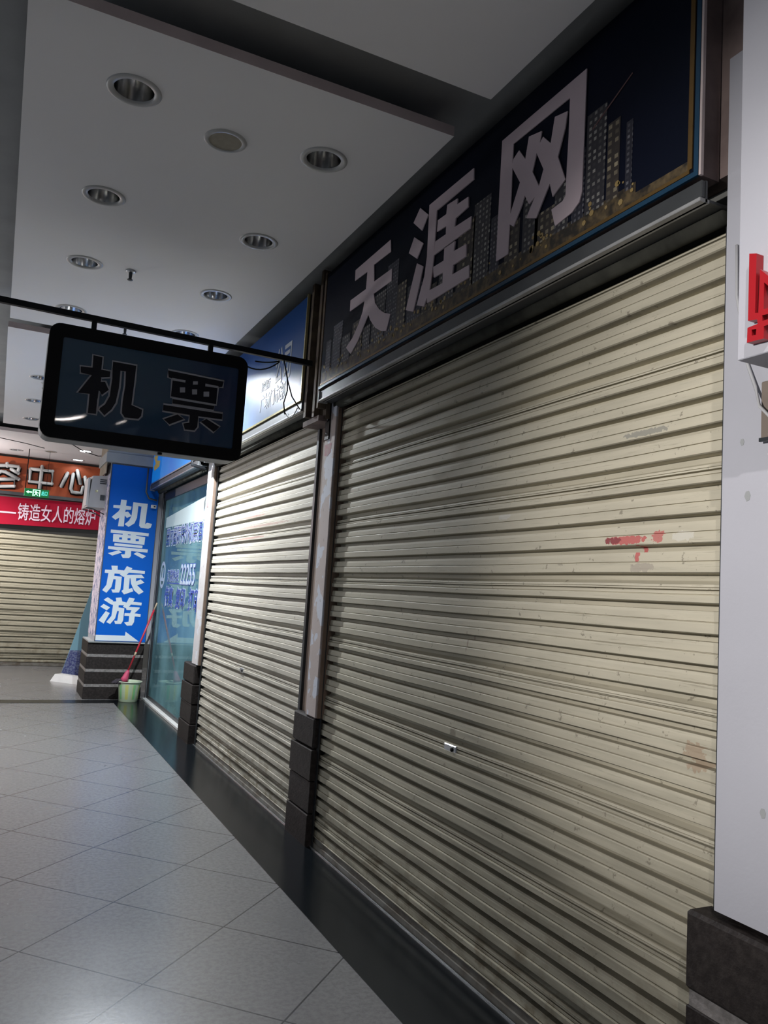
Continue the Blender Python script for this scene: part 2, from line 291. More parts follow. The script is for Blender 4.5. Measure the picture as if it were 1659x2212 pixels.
MT['bucket_rim'] = mat('bucket_rim_plastic', (0.66,0.72,0.55), 0.3)
MT['board_blue'] = mat('pale_blue_board', (0.30,0.55,0.66), 0.5)
MT['decal_navy'] = mat('navy_print', (0.07,0.08,0.26), 0.5, noise=0.9, nscale=40, col2=(0.35,0.4,0.55))
MT['case_grey'] = mat('grey_lightbox_case', (0.30,0.30,0.30), 0.6, noise=0.5)
MT['stain'] = mat('water_stained_plaster', (0.32,0.27,0.20), 0.9, noise=0.8, nscale=8)
MT['red_stain_pink'] = mat('pink_paint_stain', (0.45,0.22,0.24), 0.8, noise=0.9, nscale=30, col2=(0.46,0.38,0.36))
MT['blue_sign_cyan'] = mat('bright_blue_sign_film', (0.005,0.13,0.55), 0.4, noise=0.6, nscale=1.2, col2=(0.02,0.38,0.60), emit=(0.005,0.12,0.50), estr=0.3)
MT['gold_print'] = mat('gold_print', (0.75,0.52,0.14), 0.5)
MT['dull_olive'] = mat('dull_olive_cover', (0.06,0.06,0.05), 0.9, noise=0.8, nscale=9, col2=(0.02,0.02,0.018), spec=0.1)
MT['grimy_bar'] = mat('grimy_bottom_bar', (0.17,0.16,0.14), 0.6, noise=0.9, nscale=12, col2=(0.08,0.06,0.04))
MT['glass_streak'] = mat('painted_light_streak', (0.70,0.86,0.88), 0.5)
MT['dull_steel'] = mat('dull_steel', (0.42,0.42,0.42), 0.5, 0.3, noise=0.7, nscale=7)

# traced lettering outlines, metres on their own planes
G_tian = [[[[3.715,3.391],[3.702,3.321],[3.896,3.324],[3.914,3.324],[3.896,3.221],[3.675,3.217],[3.671,3.149],[3.891,3.15],[3.869,3.093],[3.807,3.036],[3.734,2.993],[3.66,2.966],[3.698,2.885],[3.762,2.902],[3.841,2.943],[3.915,3.007],[3.946,3.047],[3.993,3.005],[4.073,2.93],[4.165,2.878],[4.242,2.935],[4.151,2.971],[4.077,3.03],[4.029,3.089],[4.012,3.147],[4.22,3.149],[4.222,3.216],[4.003,3.213],[3.999,3.314],[4.172,3.319],[4.177,3.385]]]]
G_ya = [[[[3.388,3.429],[3.297,3.356],[3.353,3.296],[3.453,3.377]]],[[[3.433,3.294],[3.332,3.224],[3.388,3.165],[3.484,3.23]]],[[[3.385,3.141],[3.318,3.102],[3.351,3.004],[3.395,2.897],[3.477,2.93],[3.432,3.039]]],[[[2.886,3.398],[2.883,3.344],[3.209,3.339],[3.212,3.12],[3.218,3.047],[3.236,2.955],[3.285,2.889],[3.36,2.919],[3.297,3.045],[3.282,3.135],[3.288,3.4]]],[[[3.015,3.314],[3.016,3.286],[2.921,3.28],[2.917,3.232],[3.022,3.223],[3.028,3.183],[2.886,3.175],[2.888,3.122],[3.212,3.118],[3.206,3.183],[3.106,3.18],[3.108,3.221],[3.193,3.227],[3.192,3.283],[3.113,3.28],[3.108,3.323]]],[[[3.017,3.112],[3.022,3.067],[2.915,3.059],[2.912,3.002],[3.021,3.001],[3.025,2.958],[2.883,2.952],[2.878,2.895],[3.25,2.895],[3.258,2.93],[3.236,2.953],[3.111,2.947],[3.113,2.999],[3.199,3.004],[3.212,3.059],[3.112,3.055],[3.112,3.113]]]]
G_wang = [[[[2.14,3.416],[2.14,3.164],[2.141,2.954],[2.154,2.921],[2.192,2.899],[2.287,2.887],[2.313,2.961],[2.248,2.966],[2.232,2.98],[2.231,3.084],[2.228,3.209],[2.229,3.356],[2.585,3.358],[2.586,3.294],[2.584,3.057],[2.587,2.892],[2.672,2.892],[2.672,3.192],[2.67,3.414]]],[[[2.542,3.308],[2.496,3.248],[2.478,3.333],[2.395,3.313],[2.403,3.268],[2.384,3.284],[2.334,3.232],[2.315,3.327],[2.24,3.309],[2.25,3.25],[2.287,3.155],[2.237,3.044],[2.308,3.009],[2.329,3.07],[2.358,3.033],[2.406,2.967],[2.471,2.994],[2.421,3.057],[2.457,3.045],[2.488,3.094],[2.504,3.062],[2.556,2.994],[2.591,3.02],[2.584,3.057],[2.525,3.165],[2.587,3.258],[2.582,3.288]],[[2.422,3.237],[2.372,3.147],[2.397,3.091],[2.444,3.171]]]]
G_ji = [[[[1.362,2.533],[1.433,2.53],[1.429,2.459],[1.498,2.455],[1.494,2.413],[1.429,2.407],[1.426,2.377],[1.462,2.386],[1.509,2.333],[1.454,2.303],[1.425,2.333],[1.426,2.189],[1.354,2.185],[1.361,2.299],[1.315,2.265],[1.266,2.298],[1.343,2.379],[1.36,2.416],[1.275,2.418],[1.274,2.453],[1.359,2.459]]],[[[1.516,2.514],[1.699,2.512],[1.689,2.241],[1.711,2.265],[1.776,2.255],[1.764,2.207],[1.734,2.188],[1.638,2.193],[1.617,2.215],[1.616,2.292],[1.623,2.468],[1.583,2.472],[1.579,2.316],[1.554,2.242],[1.486,2.189],[1.433,2.219],[1.483,2.271],[1.509,2.33]]]]
G_piao = [[[[1.273,2.137],[1.748,2.129],[1.746,2.09],[1.272,2.096]]],[[[1.307,2.08],[1.423,2.082],[1.423,2.11],[1.485,2.109],[1.488,2.083],[1.522,2.084],[1.522,2.108],[1.591,2.106],[1.59,2.082],[1.706,2.076],[1.703,1.974],[1.311,1.984]],[[1.382,2.044],[1.418,2.047],[1.421,2.02],[1.385,2.017]],[[1.486,2.043],[1.523,2.046],[1.525,2.019],[1.489,2.016]],[[1.589,2.041],[1.628,2.044],[1.631,2.017],[1.591,2.014]]],[[[1.333,1.967],[1.683,1.962],[1.681,1.929],[1.333,1.935]]],[[[1.26,1.923],[1.754,1.918],[1.752,1.877],[1.546,1.882],[1.549,1.817],[1.528,1.789],[1.451,1.785],[1.423,1.829],[1.472,1.833],[1.473,1.876],[1.259,1.886]]],[[[1.39,1.878],[1.436,1.854],[1.32,1.805],[1.264,1.832]]],[[[1.62,1.875],[1.74,1.83],[1.696,1.796],[1.581,1.847]]]]
G_lv = [[[[1.321,1.677],[1.399,1.68],[1.402,1.629],[1.481,1.627],[1.475,1.581],[1.369,1.579],[1.369,1.549],[1.463,1.545],[1.46,1.382],[1.446,1.341],[1.369,1.336],[1.348,1.375],[1.391,1.377],[1.392,1.505],[1.363,1.506],[1.347,1.407],[1.293,1.329],[1.24,1.36],[1.284,1.429],[1.295,1.579],[1.249,1.581],[1.25,1.621],[1.334,1.622]]],[[[1.512,1.683],[1.584,1.661],[1.568,1.642],[1.743,1.638],[1.743,1.599],[1.546,1.602],[1.489,1.541],[1.434,1.57],[1.477,1.613]]],[[[1.517,1.572],[1.704,1.588],[1.745,1.545],[1.64,1.538],[1.644,1.495],[1.699,1.526],[1.751,1.486],[1.662,1.448],[1.751,1.369],[1.694,1.33],[1.629,1.381],[1.584,1.464],[1.57,1.533],[1.562,1.533],[1.562,1.393],[1.603,1.409],[1.62,1.367],[1.51,1.32],[1.475,1.361],[1.496,1.384],[1.494,1.544]]]]
G_you = [[[[1.316,1.275],[1.389,1.231],[1.357,1.189],[1.269,1.24]]],[[[1.274,1.188],[1.356,1.147],[1.319,1.108],[1.237,1.151]]],[[[1.308,1.1],[1.358,1.076],[1.297,0.941],[1.233,0.978]]],[[[1.414,1.272],[1.482,1.281],[1.497,1.231],[1.545,1.221],[1.543,1.183],[1.458,1.181],[1.458,1.152],[1.531,1.145],[1.53,0.991],[1.509,0.945],[1.437,0.942],[1.421,0.981],[1.459,0.982],[1.468,1.105],[1.447,1.106],[1.43,1.013],[1.376,0.939],[1.326,0.961],[1.382,1.042],[1.389,1.18],[1.357,1.189],[1.385,1.223],[1.425,1.228]]],[[[1.578,1.284],[1.649,1.275],[1.632,1.233],[1.74,1.228],[1.738,1.191],[1.609,1.197],[1.584,1.167],[1.72,1.165],[1.718,1.149],[1.661,1.087],[1.741,1.08],[1.739,1.043],[1.668,1.048],[1.666,0.975],[1.644,0.932],[1.583,0.926],[1.545,0.965],[1.599,0.978],[1.6,1.05],[1.54,1.05],[1.539,1.084],[1.607,1.085],[1.621,1.126],[1.559,1.125],[1.552,1.146],[1.511,1.163],[1.555,1.227]]]]
G_arrow = [[[[1.205,0.798],[1.571,0.798],[1.574,0.849],[1.749,0.73],[1.207,0.728]]]]
G_red = [[[[1.32,2.386],[1.299,2.379],[1.301,2.231],[1.292,2.229],[1.289,2.336],[1.233,2.276],[1.233,2.251],[1.277,2.299],[1.277,2.233],[1.232,2.229],[1.232,2.193],[1.276,2.191],[1.276,2.161],[1.323,2.163],[1.322,2.2],[1.293,2.202],[1.295,2.213],[1.321,2.217]],[[1.281,2.219],[1.265,2.218],[1.265,2.205],[1.28,2.205]],[[1.31,2.192],[1.297,2.19],[1.298,2.176],[1.309,2.177]]]]
G_hji = [[[[0.372,2.767],[0.43,2.765],[0.43,2.692],[0.479,2.691],[0.478,2.651],[0.431,2.64],[0.432,2.622],[0.456,2.626],[0.482,2.578],[0.443,2.539],[0.427,2.563],[0.426,2.513],[0.426,2.454],[0.424,2.425],[0.373,2.425],[0.373,2.536],[0.309,2.534],[0.373,2.647],[0.316,2.648],[0.311,2.691],[0.374,2.695]]],[[[0.482,2.751],[0.618,2.751],[0.618,2.658],[0.614,2.514],[0.675,2.497],[0.674,2.455],[0.656,2.432],[0.578,2.428],[0.556,2.455],[0.554,2.528],[0.56,2.618],[0.556,2.701],[0.535,2.7],[0.536,2.599],[0.526,2.509],[0.505,2.464],[0.468,2.423],[0.432,2.455],[0.436,2.47],[0.461,2.495],[0.481,2.545],[0.485,2.649]]]]
G_hpiao = [[[[0.796,2.758],[1.135,2.749],[1.131,2.706],[1.104,2.701],[1.101,2.592],[0.825,2.595],[0.824,2.705],[0.8,2.71]]],[[[0.837,2.591],[1.09,2.59],[1.087,2.555],[0.839,2.555]]],[[[0.788,2.548],[1.143,2.549],[1.144,2.504],[1.0,2.502],[1.003,2.441],[0.984,2.413],[0.924,2.411],[0.909,2.451],[0.944,2.462],[0.945,2.502],[0.787,2.504]]],[[[0.875,2.503],[0.919,2.474],[0.834,2.427],[0.794,2.459]]],[[[1.049,2.503],[1.135,2.464],[1.098,2.421],[1.012,2.473]]]]
G_hsq = [[[[0.875,2.662],[0.905,2.667],[0.907,2.637],[0.878,2.632]]],[[[0.947,2.662],[0.977,2.667],[0.979,2.637],[0.95,2.632]]],[[[1.017,2.66],[1.05,2.666],[1.052,2.635],[1.019,2.63]]],[[[0.949,2.712],[0.977,2.717],[0.978,2.698],[0.95,2.693]]],[[[0.824,2.711],[0.904,2.71],[0.903,2.697],[0.825,2.697]]],[[[1.024,2.711],[1.103,2.709],[1.104,2.697],[1.024,2.695]]]]
G_rong = [[[[-0.321,3.087],[-0.327,3.185],[-0.305,3.21],[-0.003,3.244],[0.162,3.246],[0.174,3.227],[0.167,3.176]]],[[[-0.008,3.276],[-0.001,3.233]]],[[[-0.164,3.173],[-0.224,3.088]]],[[[0.063,3.191],[0.174,3.136]]],[[[-0.245,3.009],[-0.081,3.139],[-0.016,3.134],[0.188,3.04]]],[[[-0.175,2.996],[0.123,3.037],[0.133,2.916],[-0.168,2.884],[-0.175,2.996]]]]
G_zhong = [[[[0.346,3.233],[0.686,3.236],[0.697,3.022],[0.354,3.026],[0.346,3.233]]],[[[0.519,3.294],[0.518,2.9]]]]
G_xin = [[[[0.922,3.231],[0.845,3.0]]],[[[1.013,3.226],[0.998,2.978],[1.027,2.924],[1.091,2.918],[1.17,2.923],[1.188,3.023]]],[[[1.07,3.296],[1.139,3.08]]],[[[1.203,3.197],[1.264,2.951]]]]

# ------------------------------------------------------------ mesh helpers
class MB:
    def __init__(s): s.v = []; s.f = []; s.m = []; s.mats = []; s.smooth = []
    def _mi(s, m):
        if m not in s.mats: s.mats.append(m)
        return s.mats.index(m)
    def add(s, vs, fs, m=None, smooth=False):
        n = len(s.v); s.v += [tuple(v) for v in vs]
        k = s._mi(m) if m else 0
        for f in fs: s.f.append([i+n for i in f]); s.m.append(k); s.smooth.append(smooth)
        return s
    def box(s, x0, x1, y0, y1, z0, z1, m=None, bev=0.0):
        if bev <= 0:
            vs = [(x,y,z) for z in (z0,z1) for y in (y0,y1) for x in (x0,x1)]
            return s.add(vs, [(0,2,3,1),(4,5,7,6),(0,1,5,4),(2,6,7,3),(0,4,6,2),(1,3,7,5)], m)
        b = bev; X = (x0,x0+b,x1-b,x1); Y = (y0,y0+b,y1-b,y1); Z = (z0,z0+b,z1-b,z1)
        idx = {}; vs = []; fs = []
        def V(x,y,z):
            k = (round(x,6),round(y,6),round(z,6))
            if k not in idx: idx[k] = len(vs); vs.append(k)
            return idx[k]
        def quad(pts, nrm):
            p = [Vector(q) for q in pts]; nn = (p[1]-p[0]).cross(p[2]-p[0])
            if nn.dot(Vector(nrm)) < 0: pts = pts[::-1]
            fs.append([V(*q) for q in pts])
        for sgn, xx in ((-1,x0),(1,x1)):
            quad([(xx,Y[1],Z[1]),(xx,Y[2],Z[1]),(xx,Y[2],Z[2]),(xx,Y[1],Z[2])], (sgn,0,0))
        for sgn, yy in ((-1,y0),(1,y1)):
            quad([(X[1],yy,Z[1]),(X[2],yy,Z[1]),(X[2],yy,Z[2]),(X[1],yy,Z[2])], (0,sgn,0))
        for sgn, zz in ((-1,z0),(1,z1)):
            quad([(X[1],Y[1],zz),(X[2],Y[1],zz),(X[2],Y[2],zz),(X[1],Y[2],zz)], (0,0,sgn))
        for sx in (-1,1):
            xo = x0 if sx<0 else x1; xi = X[1] if sx<0 else X[2]
            for sy in (-1,1):
                yo = y0 if sy<0 else y1; yi = Y[1] if sy<0 else Y[2]
                quad([(xo,yi,Z[1]),(xi,yo,Z[1]),(xi,yo,Z[2]),(xo,yi,Z[2])], (sx,sy,0))
                for sz in (-1,1):
                    zo = z0 if sz<0 else z1; zi = Z[1] if sz<0 else Z[2]
                    tri = [(xo,yi,zi),(xi,yo,zi),(xi,yi,zo)]; p = [Vector(q) for q in tri]
                    if (p[1]-p[0]).cross(p[2]-p[0]).dot(Vector((sx,sy,sz))) < 0: tri = tri[::-1]
                    fs.append([V(*q) for q in tri])
            for sz in (-1,1):
                zo = z0 if sz<0 else z1; zi = Z[1] if sz<0 else Z[2]
                quad([(xo,Y[1],zi),(xi,Y[1],zo),(xi,Y[2],zo),(xo,Y[2],zi)], (sx,0,sz))
        for sy in (-1,1):
            yo = y0 if sy<0 else y1; yi = Y[1] if sy<0 else Y[2]
            for sz in (-1,1):
                zo = z0 if sz<0 else z1; zi = Z[1] if sz<0 else Z[2]
                quad([(X[1],yo,zi),(X[1],yi,zo),(X[2],yi,zo),(X[2],yo,zi)], (0,sy,sz))
        return s.add(vs, fs, m)
    def lathe(s, prof, cx=0, cy=0, n=40, m=None, smooth=True):
        vs = []; fs = []
        for (r, z) in prof:
            for i in range(n):
                a = 2*math.pi*i/n; vs.append((cx+r*math.cos(a), cy+r*math.sin(a), z))
        for k in range(len(prof)-1):
            for i in range(n):
                j = (i+1) % n; fs.append((k*n+i, k*n+j, (k+1)*n+j, (k+1)*n+i))
        return s.add(vs, fs, m, smooth)
    def tube(s, pts, r, n=10, m=None, closed=False, r2=None):
        P = [Vector(p) for p in pts]; L = len(P); vs = []; fs = []
        ref = Vector((0.31,0.47,0.83)).normalized()
        for i, p in enumerate(P):
            if closed: t = P[(i+1)%L]-P[i-1]
            else: t = P[min(i+1,L-1)]-P[max(i-1,0)]
            t.normalize(); u = t.cross(ref); u.normalize(); v = t.cross(u)
            rr = r if r2 is None else r+(r2-r)*i/(L-1)
            for k in range(n):
                a = 2*math.pi*k/n; vs.append(p+u*rr*math.cos(a)+v*rr*math.sin(a))
        for i in range(L if closed else L-1):
            i2 = (i+1) % L
            for k in range(n):
                k2 = (k+1) % n; fs.append((i*n+k, i*n+k2, i2*n+k2, i2*n+k))
        if not closed: fs.append(tuple(range(n))[::-1]); fs.append(tuple((L-1)*n+k for k in range(n)))
        return s.add(vs, fs, m, True)
    def poly(s, loops, f, t, m=None):
        """extrude outline loops (with holes) by t; f(a,b,d) gives the point at depth d towards the viewer"""
        P3 = [[Vector((a,b,0)) for a,b in l] for l in loops]; flat = [p for l in loops for p in l]; n = len(flat)
        vs = [f(a,b,0) for a,b in flat]+[f(a,b,t) for a,b in flat]
        tri = tessellate_polygon(P3)
        fs = [tuple(q+n for q in T) for T in tri]+[tuple(T)[::-1] for T in tri]
        o = 0
        for l in loops:
            for i in range(len(l)):
                j = (i+1) % len(l); fs.append((o+i, o+j, o+j+n, o+i+n))
            o += len(l)
        return s.add(vs, fs, m)
    def mesh(s, name):
        me = bpy.data.meshes.new(name); me.from_pydata(s.v, [], s.f); me.update()
        for m in s.mats: me.materials.append(MT[m])
        me.polygons.foreach_set('material_index', s.m); me.polygons.foreach_set('use_smooth', s.smooth)
        return me
def wloc(o):
    v = Vector(o.location)
    return v if o.parent is None else v+wloc(o.parent)
def part(name, mb, m=None, parent=None, label=None, recalc=True):
    """one mesh object; vertices are given in world coordinates"""
    if m: mb.mats = [m]+[q for q in mb.mats if q != m] if not mb.mats else mb.mats
    me = mb.mesh(name)
    if recalc:
        import bmesh
        bm = bmesh.new(); bm.from_mesh(me); bmesh.ops.recalc_face_normals(bm, faces=bm.faces); bm.to_mesh(me); bm.free()
    o = bpy.data.objects.new(name, me); C.objects.link(o)
    if parent: o.parent = parent; o.location = -wloc(parent)
    if label: o['label'] = label
    return o
def struct(name, mb, m=None, label=None, cat=None):
    o = part(name, mb, m); o['kind'] = 'structure'
    if label: o['label'] = label
    if cat: o['category'] = cat
    return o
def thing(name, label, cat, loc=(0,0,0), group=None):
    o = bpy.data.objects.new(name, None); C.objects.link(o); o.location = loc; o.empty_display_size = 0.1
    o['label'] = label; o['category'] = cat
    if group: o['group'] = group
    return o
def tag(o, label, cat, group=None):
    o['label'] = label; o['category'] = cat
    if group: o['group'] = group
    return o
def dup(root, loc, label):
    r = root.copy(); C.objects.link(r); r.location = loc; r['label'] = label
    for ch in list(root.children):
        if ch.type == 'LIGHT': continue
        c = ch.copy(); C.objects.link(c); c.parent = r
        for g in ch.children:
            d = g.copy(); C.objects.link(d); d.parent = c
    return r
def FX(X): return lambda a, b, d: (X-d, a, b)       # wall facing the corridor (-X); a = world y, b = z
def FY(Y): return lambda a, b, d: (a, Y-d, b)       # wall facing the camera end (-Y); a = world x
def text(name, s, size, m, parent, origin, facing, sx=1.0, off=0.0, ext=0.002, label=None, space=1.0, shear=0.0, rot=0.0):
    cu = bpy.data.curves.new(name, 'FONT'); cu.body = s; cu.size = size; cu.offset = off; cu.extrude = ext; cu.space_character = space; cu.shear = shear
    cu.resolution_u = 3
    t = bpy.data.objects.new(name, cu); C.objects.link(t)
    dg = bpy.context.evaluated_depsgraph_get(); me = bpy.data.meshes.new_from_object(t.evaluated_get(dg))
    bpy.data.objects.remove(t)
    me.materials.clear(); me.materials.append(MT[m])
    if facing == 'x': B = Matrix(((0,0,-1),(-1,0,0),(0,1,0)))
    else: B = Matrix(((1,0,0),(0,0,-1),(0,1,0)))
    T = Matrix.Translation(origin) @ B.to_4x4() @ Matrix.Rotation(rot, 4, 'Z') @ Matrix.Diagonal((sx,1,1,1))
    me.transform(T); me.name = name
    o = bpy.data.objects.new(name, me); C.objects.link(o)
    if parent: o.parent = parent; o.location = -wloc(parent)
    if label: o['label'] = label
    return o

# ------------------------------------------------------------ setting
CZ = 3.45            # underside of the hung ceiling panels
struct('floor', MB().box(-7,3.6,-4,16,-0.1,0), 'floor', 'grey polished granite tiles laid diagonally', 'floor')
b = MB().box(1.462,1.94,-4,10.64,0.0,0.003); b.box(0.9,1.462,10.39,10.64,0.0,0.003); b.box(-7,0.9,10.39,10.64,0.0,0.003)
struct('trim_1', b, 'granite_black', 'black granite border strip along the shopfronts and across the floor', 'floor border')
struct('wall_right', MB().box(2.02,2.12,-2.5,7.72,0,3.62), 'backwall')
b = MB().box(1.86,2.02,1.6,10.75,2.72,3.62); struct('wall_upper', b, 'backwall')
struct('wall_back', MB().box(-7,3.6,14.62,14.75,0,3.8), 'backwall')
b = MB().box(-7,3.6,-4,15,3.62,3.72)
up = struct('ceiling', b, 'slot_paint', 'dark upper ceiling seen in the gaps between the white panels')

def slab(name, x0, x1, y0, y1, holes, label):
    """hung ceiling panel, 5 cm thick, with round openings for the lamps"""
    loops = [[(x0,y0),(x1,y0),(x1,y1),(x0,y1)]]
    for (x, y, r) in holes: loops.append([(x+r*math.cos(2*math.pi*i/36), y+r*math.sin(2*math.pi*i/36)) for i in range(36)][::-1])
    b = MB()
    P3 = [[Vector((a,c,0)) for a,c in l] for l in loops]; flat = [p for l in loops for p in l]; n = len(flat)
    vs = [(a,c,CZ) for a,c in flat]+[(a,c,CZ+0.045) for a,c in flat]; tri = tessellate_polygon(P3)
    b.mats = ['white_ceiling','panel_edge']
    b.add(vs, [tuple(q+n for q in T) for T in tri]+[tuple(T)[::-1] for T in tri], 'white_ceiling')
    o = 0; sides = []
    for l in loops:
        for i in range(len(l)): j = (i+1) % len(l); sides.append((o+i,o+j,o+j+n,o+i+n))
        o += len(l)
    b.add(vs, sides, 'panel_edge')
    o = part(name, b); o['kind'] = 'structure'; o['label'] = label
    return o
LX, RX = 0.302, 1.146
near_l = [(LX,1.2),(RX,1.2),(0.5,0.05),(1.29,-1.3)]
mid_l = [(LX,3.2),(RX,3.27),(LX,4.2),(RX,4.27),(LX,5.18),(RX,5.25),(LX,6.18),(RX,6.23)]
fr_l = [(RX,7.22),(0.21,8.55),(RX,8.6),(0.206,9.75),(RX,9.8),(0.217,10.93)]
bk_l = [(-1.0,12.8),(0.10,13.9),(1.06,13.1),(1.05,14.2)]
R0 = 0.082
slab('ceiling_panel', -0.1, 1.545, -3.6, 2.51, [(x,y,R0) for x,y in near_l], 'nearest hung white ceiling panel')
slab('ceiling_panel', -0.1, 1.552, 2.80, 6.68, [(x,y,R0) for x,y in mid_l], 'large hung white ceiling panel with eight lamps')
slab('ceiling_panel', -0.11, 1.552, 6.93, 11.52, [(x,y,R0) for x,y in fr_l], 'white ceiling panel behind the hanging sign')
slab('ceiling_panel', -3.2, 1.9, 12.1, 14.6, [(x,y,R0) for x,y in bk_l], 'far white ceiling panel by the orange sign')
slab('ceiling_panel', -3.2, -1.0, 2.80, 11.5, [], 'white ceiling panel at the open side')

# ------------------------------------------------------------ downlights
def lamp_proto(on, label):
    t = thing('downlight', label, 'ceiling lamp', (0,0,0), 'recessed ceiling downlights')
    part('trim_ring', MB().lathe([(0.078,0.004),(0.080,-0.004),(0.100,-0.005),(0.108,-0.001),(0.108,0.003),(0.085,0.003)]), 'ring', t)
    part('reflector', MB().lathe([(0.079,0.0),(0.076,0.03),(0.068,0.075),(0.052,0.115),(0.048,0.118)]), 'matte_cup' if on else 'chrome', t)
    part('housing', MB().lathe([(0.048,0.118),(0.050,0.15),(0.0,0.151)]), 'lamp_hole', t)
    for s in (-1,1):
        part('bulb', MB().tube([(s*0.026,0.046,0.105),(s*0.026,0.030,0.10),(s*0.026,-0.012,0.098),(s*0.026,-0.026,0.10)], 0.015, 12), 'bulb_on' if on else 'bulb_off', t)
    return t
proto = lamp_proto(False, '')
proto_on = lamp_proto(True, '')
used = {0: False, 1: False}
def put_lamp(x, y, label, on=False, power=0, col=(0.90,0.96,1.0), zl=0.040, rad=0.013):
    p = proto_on if on else proto
    if not used[on]: used[on] = True; p.location = (x,y,CZ); p['label'] = label; o = p
    else: o = dup(p, (x,y,CZ), label)
    if on and power:
        l = bulb_light('downlight_light', zl, power, col, rad); l.parent = o
    return o
row = ['nearest', 'second', 'third', 'fourth']
for i in range(4):
    put_lamp(*mid_l[2*i], '%s unlit recessed downlight of the left row on the large ceiling panel' % row[i])
    put_lamp(*mid_l[2*i+1], '%s unlit recessed downlight of the right row on the large ceiling panel' % row[i])
put_lamp(RX,7.22,'lit downlight above the blue sky sign, behind the hanging box sign', True, LAMP_POWER['shop'], zl=0.034, rad=0.022)
put_lamp(0.21,8.55,'unlit downlight right behind the hanging box sign, left row')
put_lamp(RX,8.6,'unlit downlight hidden behind the hanging box sign, right row')
put_lamp(0.206,9.75,'unlit downlight peeking out left of the hanging box sign, upper one')
put_lamp(RX,9.8,'downlight near the blue pillar, right row')
put_lamp(0.217,10.93,'unlit downlight peeking out left of the hanging box sign, lower one')
put_lamp(0.10,13.9,'loose downlight above the leftmost orange sign character')
put_lamp(1.06,13.1,'lit downlight near the cable at the far pillar', True, LAMP_POWER['far'])
put_lamp(1.05,14.2,'small bright downlight closest to the orange sign', True, 2.0)
put_lamp(0.5,0.05,'lit downlight overhead, reflected in the hanging sign at left', True, LAMP_POWER['near'], (1.0,0.95,0.94))
put_lamp(1.29,-1.3,'lit downlight overhead behind, reflected low in the hanging sign', True, LAMP_POWER['rear'], (1.0,0.95,0.94))
put_lamp(-1.0,12.8,'unseen lit downlight added left of the frame to brighten the far shutter', True, 190, (1.0,0.96,0.9))  # no visible lamp here, added to lift the far shutter
# tube lamp under the far sign, outside the frame at left
fl = bulb_light('far_tube_light', 0, 48, (1.0,0.93,0.92)); fl.location = (-1.1,13.5,2.72)

def ceiling_disc(x, y, label):
    t = thing('ceiling_speaker', label, 'ceiling speaker', (x,y,CZ))
    o = part('rim', MB().lathe([(0.070,0.002),(0.072,-0.006),(0.085,-0.006),(0.094,0.0)], x, y), 'ring', t); o.data.transform(Matrix.Translation((0,0,CZ)))
    o = part('grille', MB().lathe([(0.072,-0.003),(0.04,-0.004),(0.0,-0.0045)], x, y), 'speaker_cloth', t); o.data.transform(Matrix.Translation((0,0,CZ)))
MT['speaker_cloth'] = mat('yellowed_speaker_cloth', (0.34,0.31,0.25), 0.9, noise=0.3, nscale=30)
ceiling_disc(0.716,3.36,'round yellowed ceiling speaker between the two nearest downlights')
ceiling_disc(0.591,13.6,'small round ceiling speaker in front of the orange sign')
def sprinkler(x, y, label):
    t = thing('sprinkler', label, 'sprinkler', (x,y,CZ))
    M = Matrix.Translation((0,0,CZ))
    o = part('cup', MB().lathe([(0.0,0.0),(0.030,0.0),(0.034,-0.004),(0.020,-0.012),(0.0,-0.012)], x, y, 24), 'steel', t); o.data.transform(M)
    b = MB().lathe([(0.011,-0.010),(0.011,-0.03),(0.009,-0.055),(0.017,-0.057),(0.017,-0.061),(0.0,-0.061)], x, y, 16)
    o = part('nozzle', b, 'dark_metal', t); o.data.transform(M)
sprinkler(0.576,5.15,'sprinkler head on the large ceiling panel between third downlights')
sprinkler(0.71,6.34,'dark sprinkler head just above the hanging sign bar')
sprinkler(0.25,8.75,'tiny sprinkler head left of the hanging sign edge')

# ------------------------------------------------------------ roller shutters
P = 0.0885; ZB = 1.883-21*P
def slat_profile(z0, z1, x):
    """(x,z) outline seen from the side, one rib every P, a folded seam every fourth rib"""
    pts = []; k = int(math.floor((z0-1.883)/P))-1
    while 1.883+k*P < z1+P:
        zb = 1.883+k*P         # centre of the dark recess at the foot of the rib above
        # going upwards: recess, lower flank of the plain face, groove, upper bulge
        seg = [(-0.020,-0.011),(-0.020,0.0075),(0.016,0.0098),(0.022,0.0125),(0.022,0.040),(0.0205,0.0425),(0.010,0.0435),(0.010,0.0455),(0.0165,0.0465),(0.0155,0.066),(0.0135,0.0760),(-0.020,0.0775)]
        if k % 4 == 0:
            seg = [(-0.020,-0.011),(-0.020,0.0075),(0.016,0.0098),(0.022,0.0125),(0.022,0.030),(0.0205,0.0325),(0.010,0.0335),(0.010,0.0355),(0.0145,0.0365),(0.0145,0.0440),(-0.002,0.0450),(-0.002,0.0495),(0.0145,0.0505),(0.0145,0.0555),(0.010,0.0565),(0.0145,0.0575),(0.0125,0.0650),(-0.004,0.0665),(-0.020,0.0775)]
        pts += [(x-o, zb+dz) for o, dz in seg]
        k += 1
    return [p for p in pts if z0 <= p[1] <= z1]
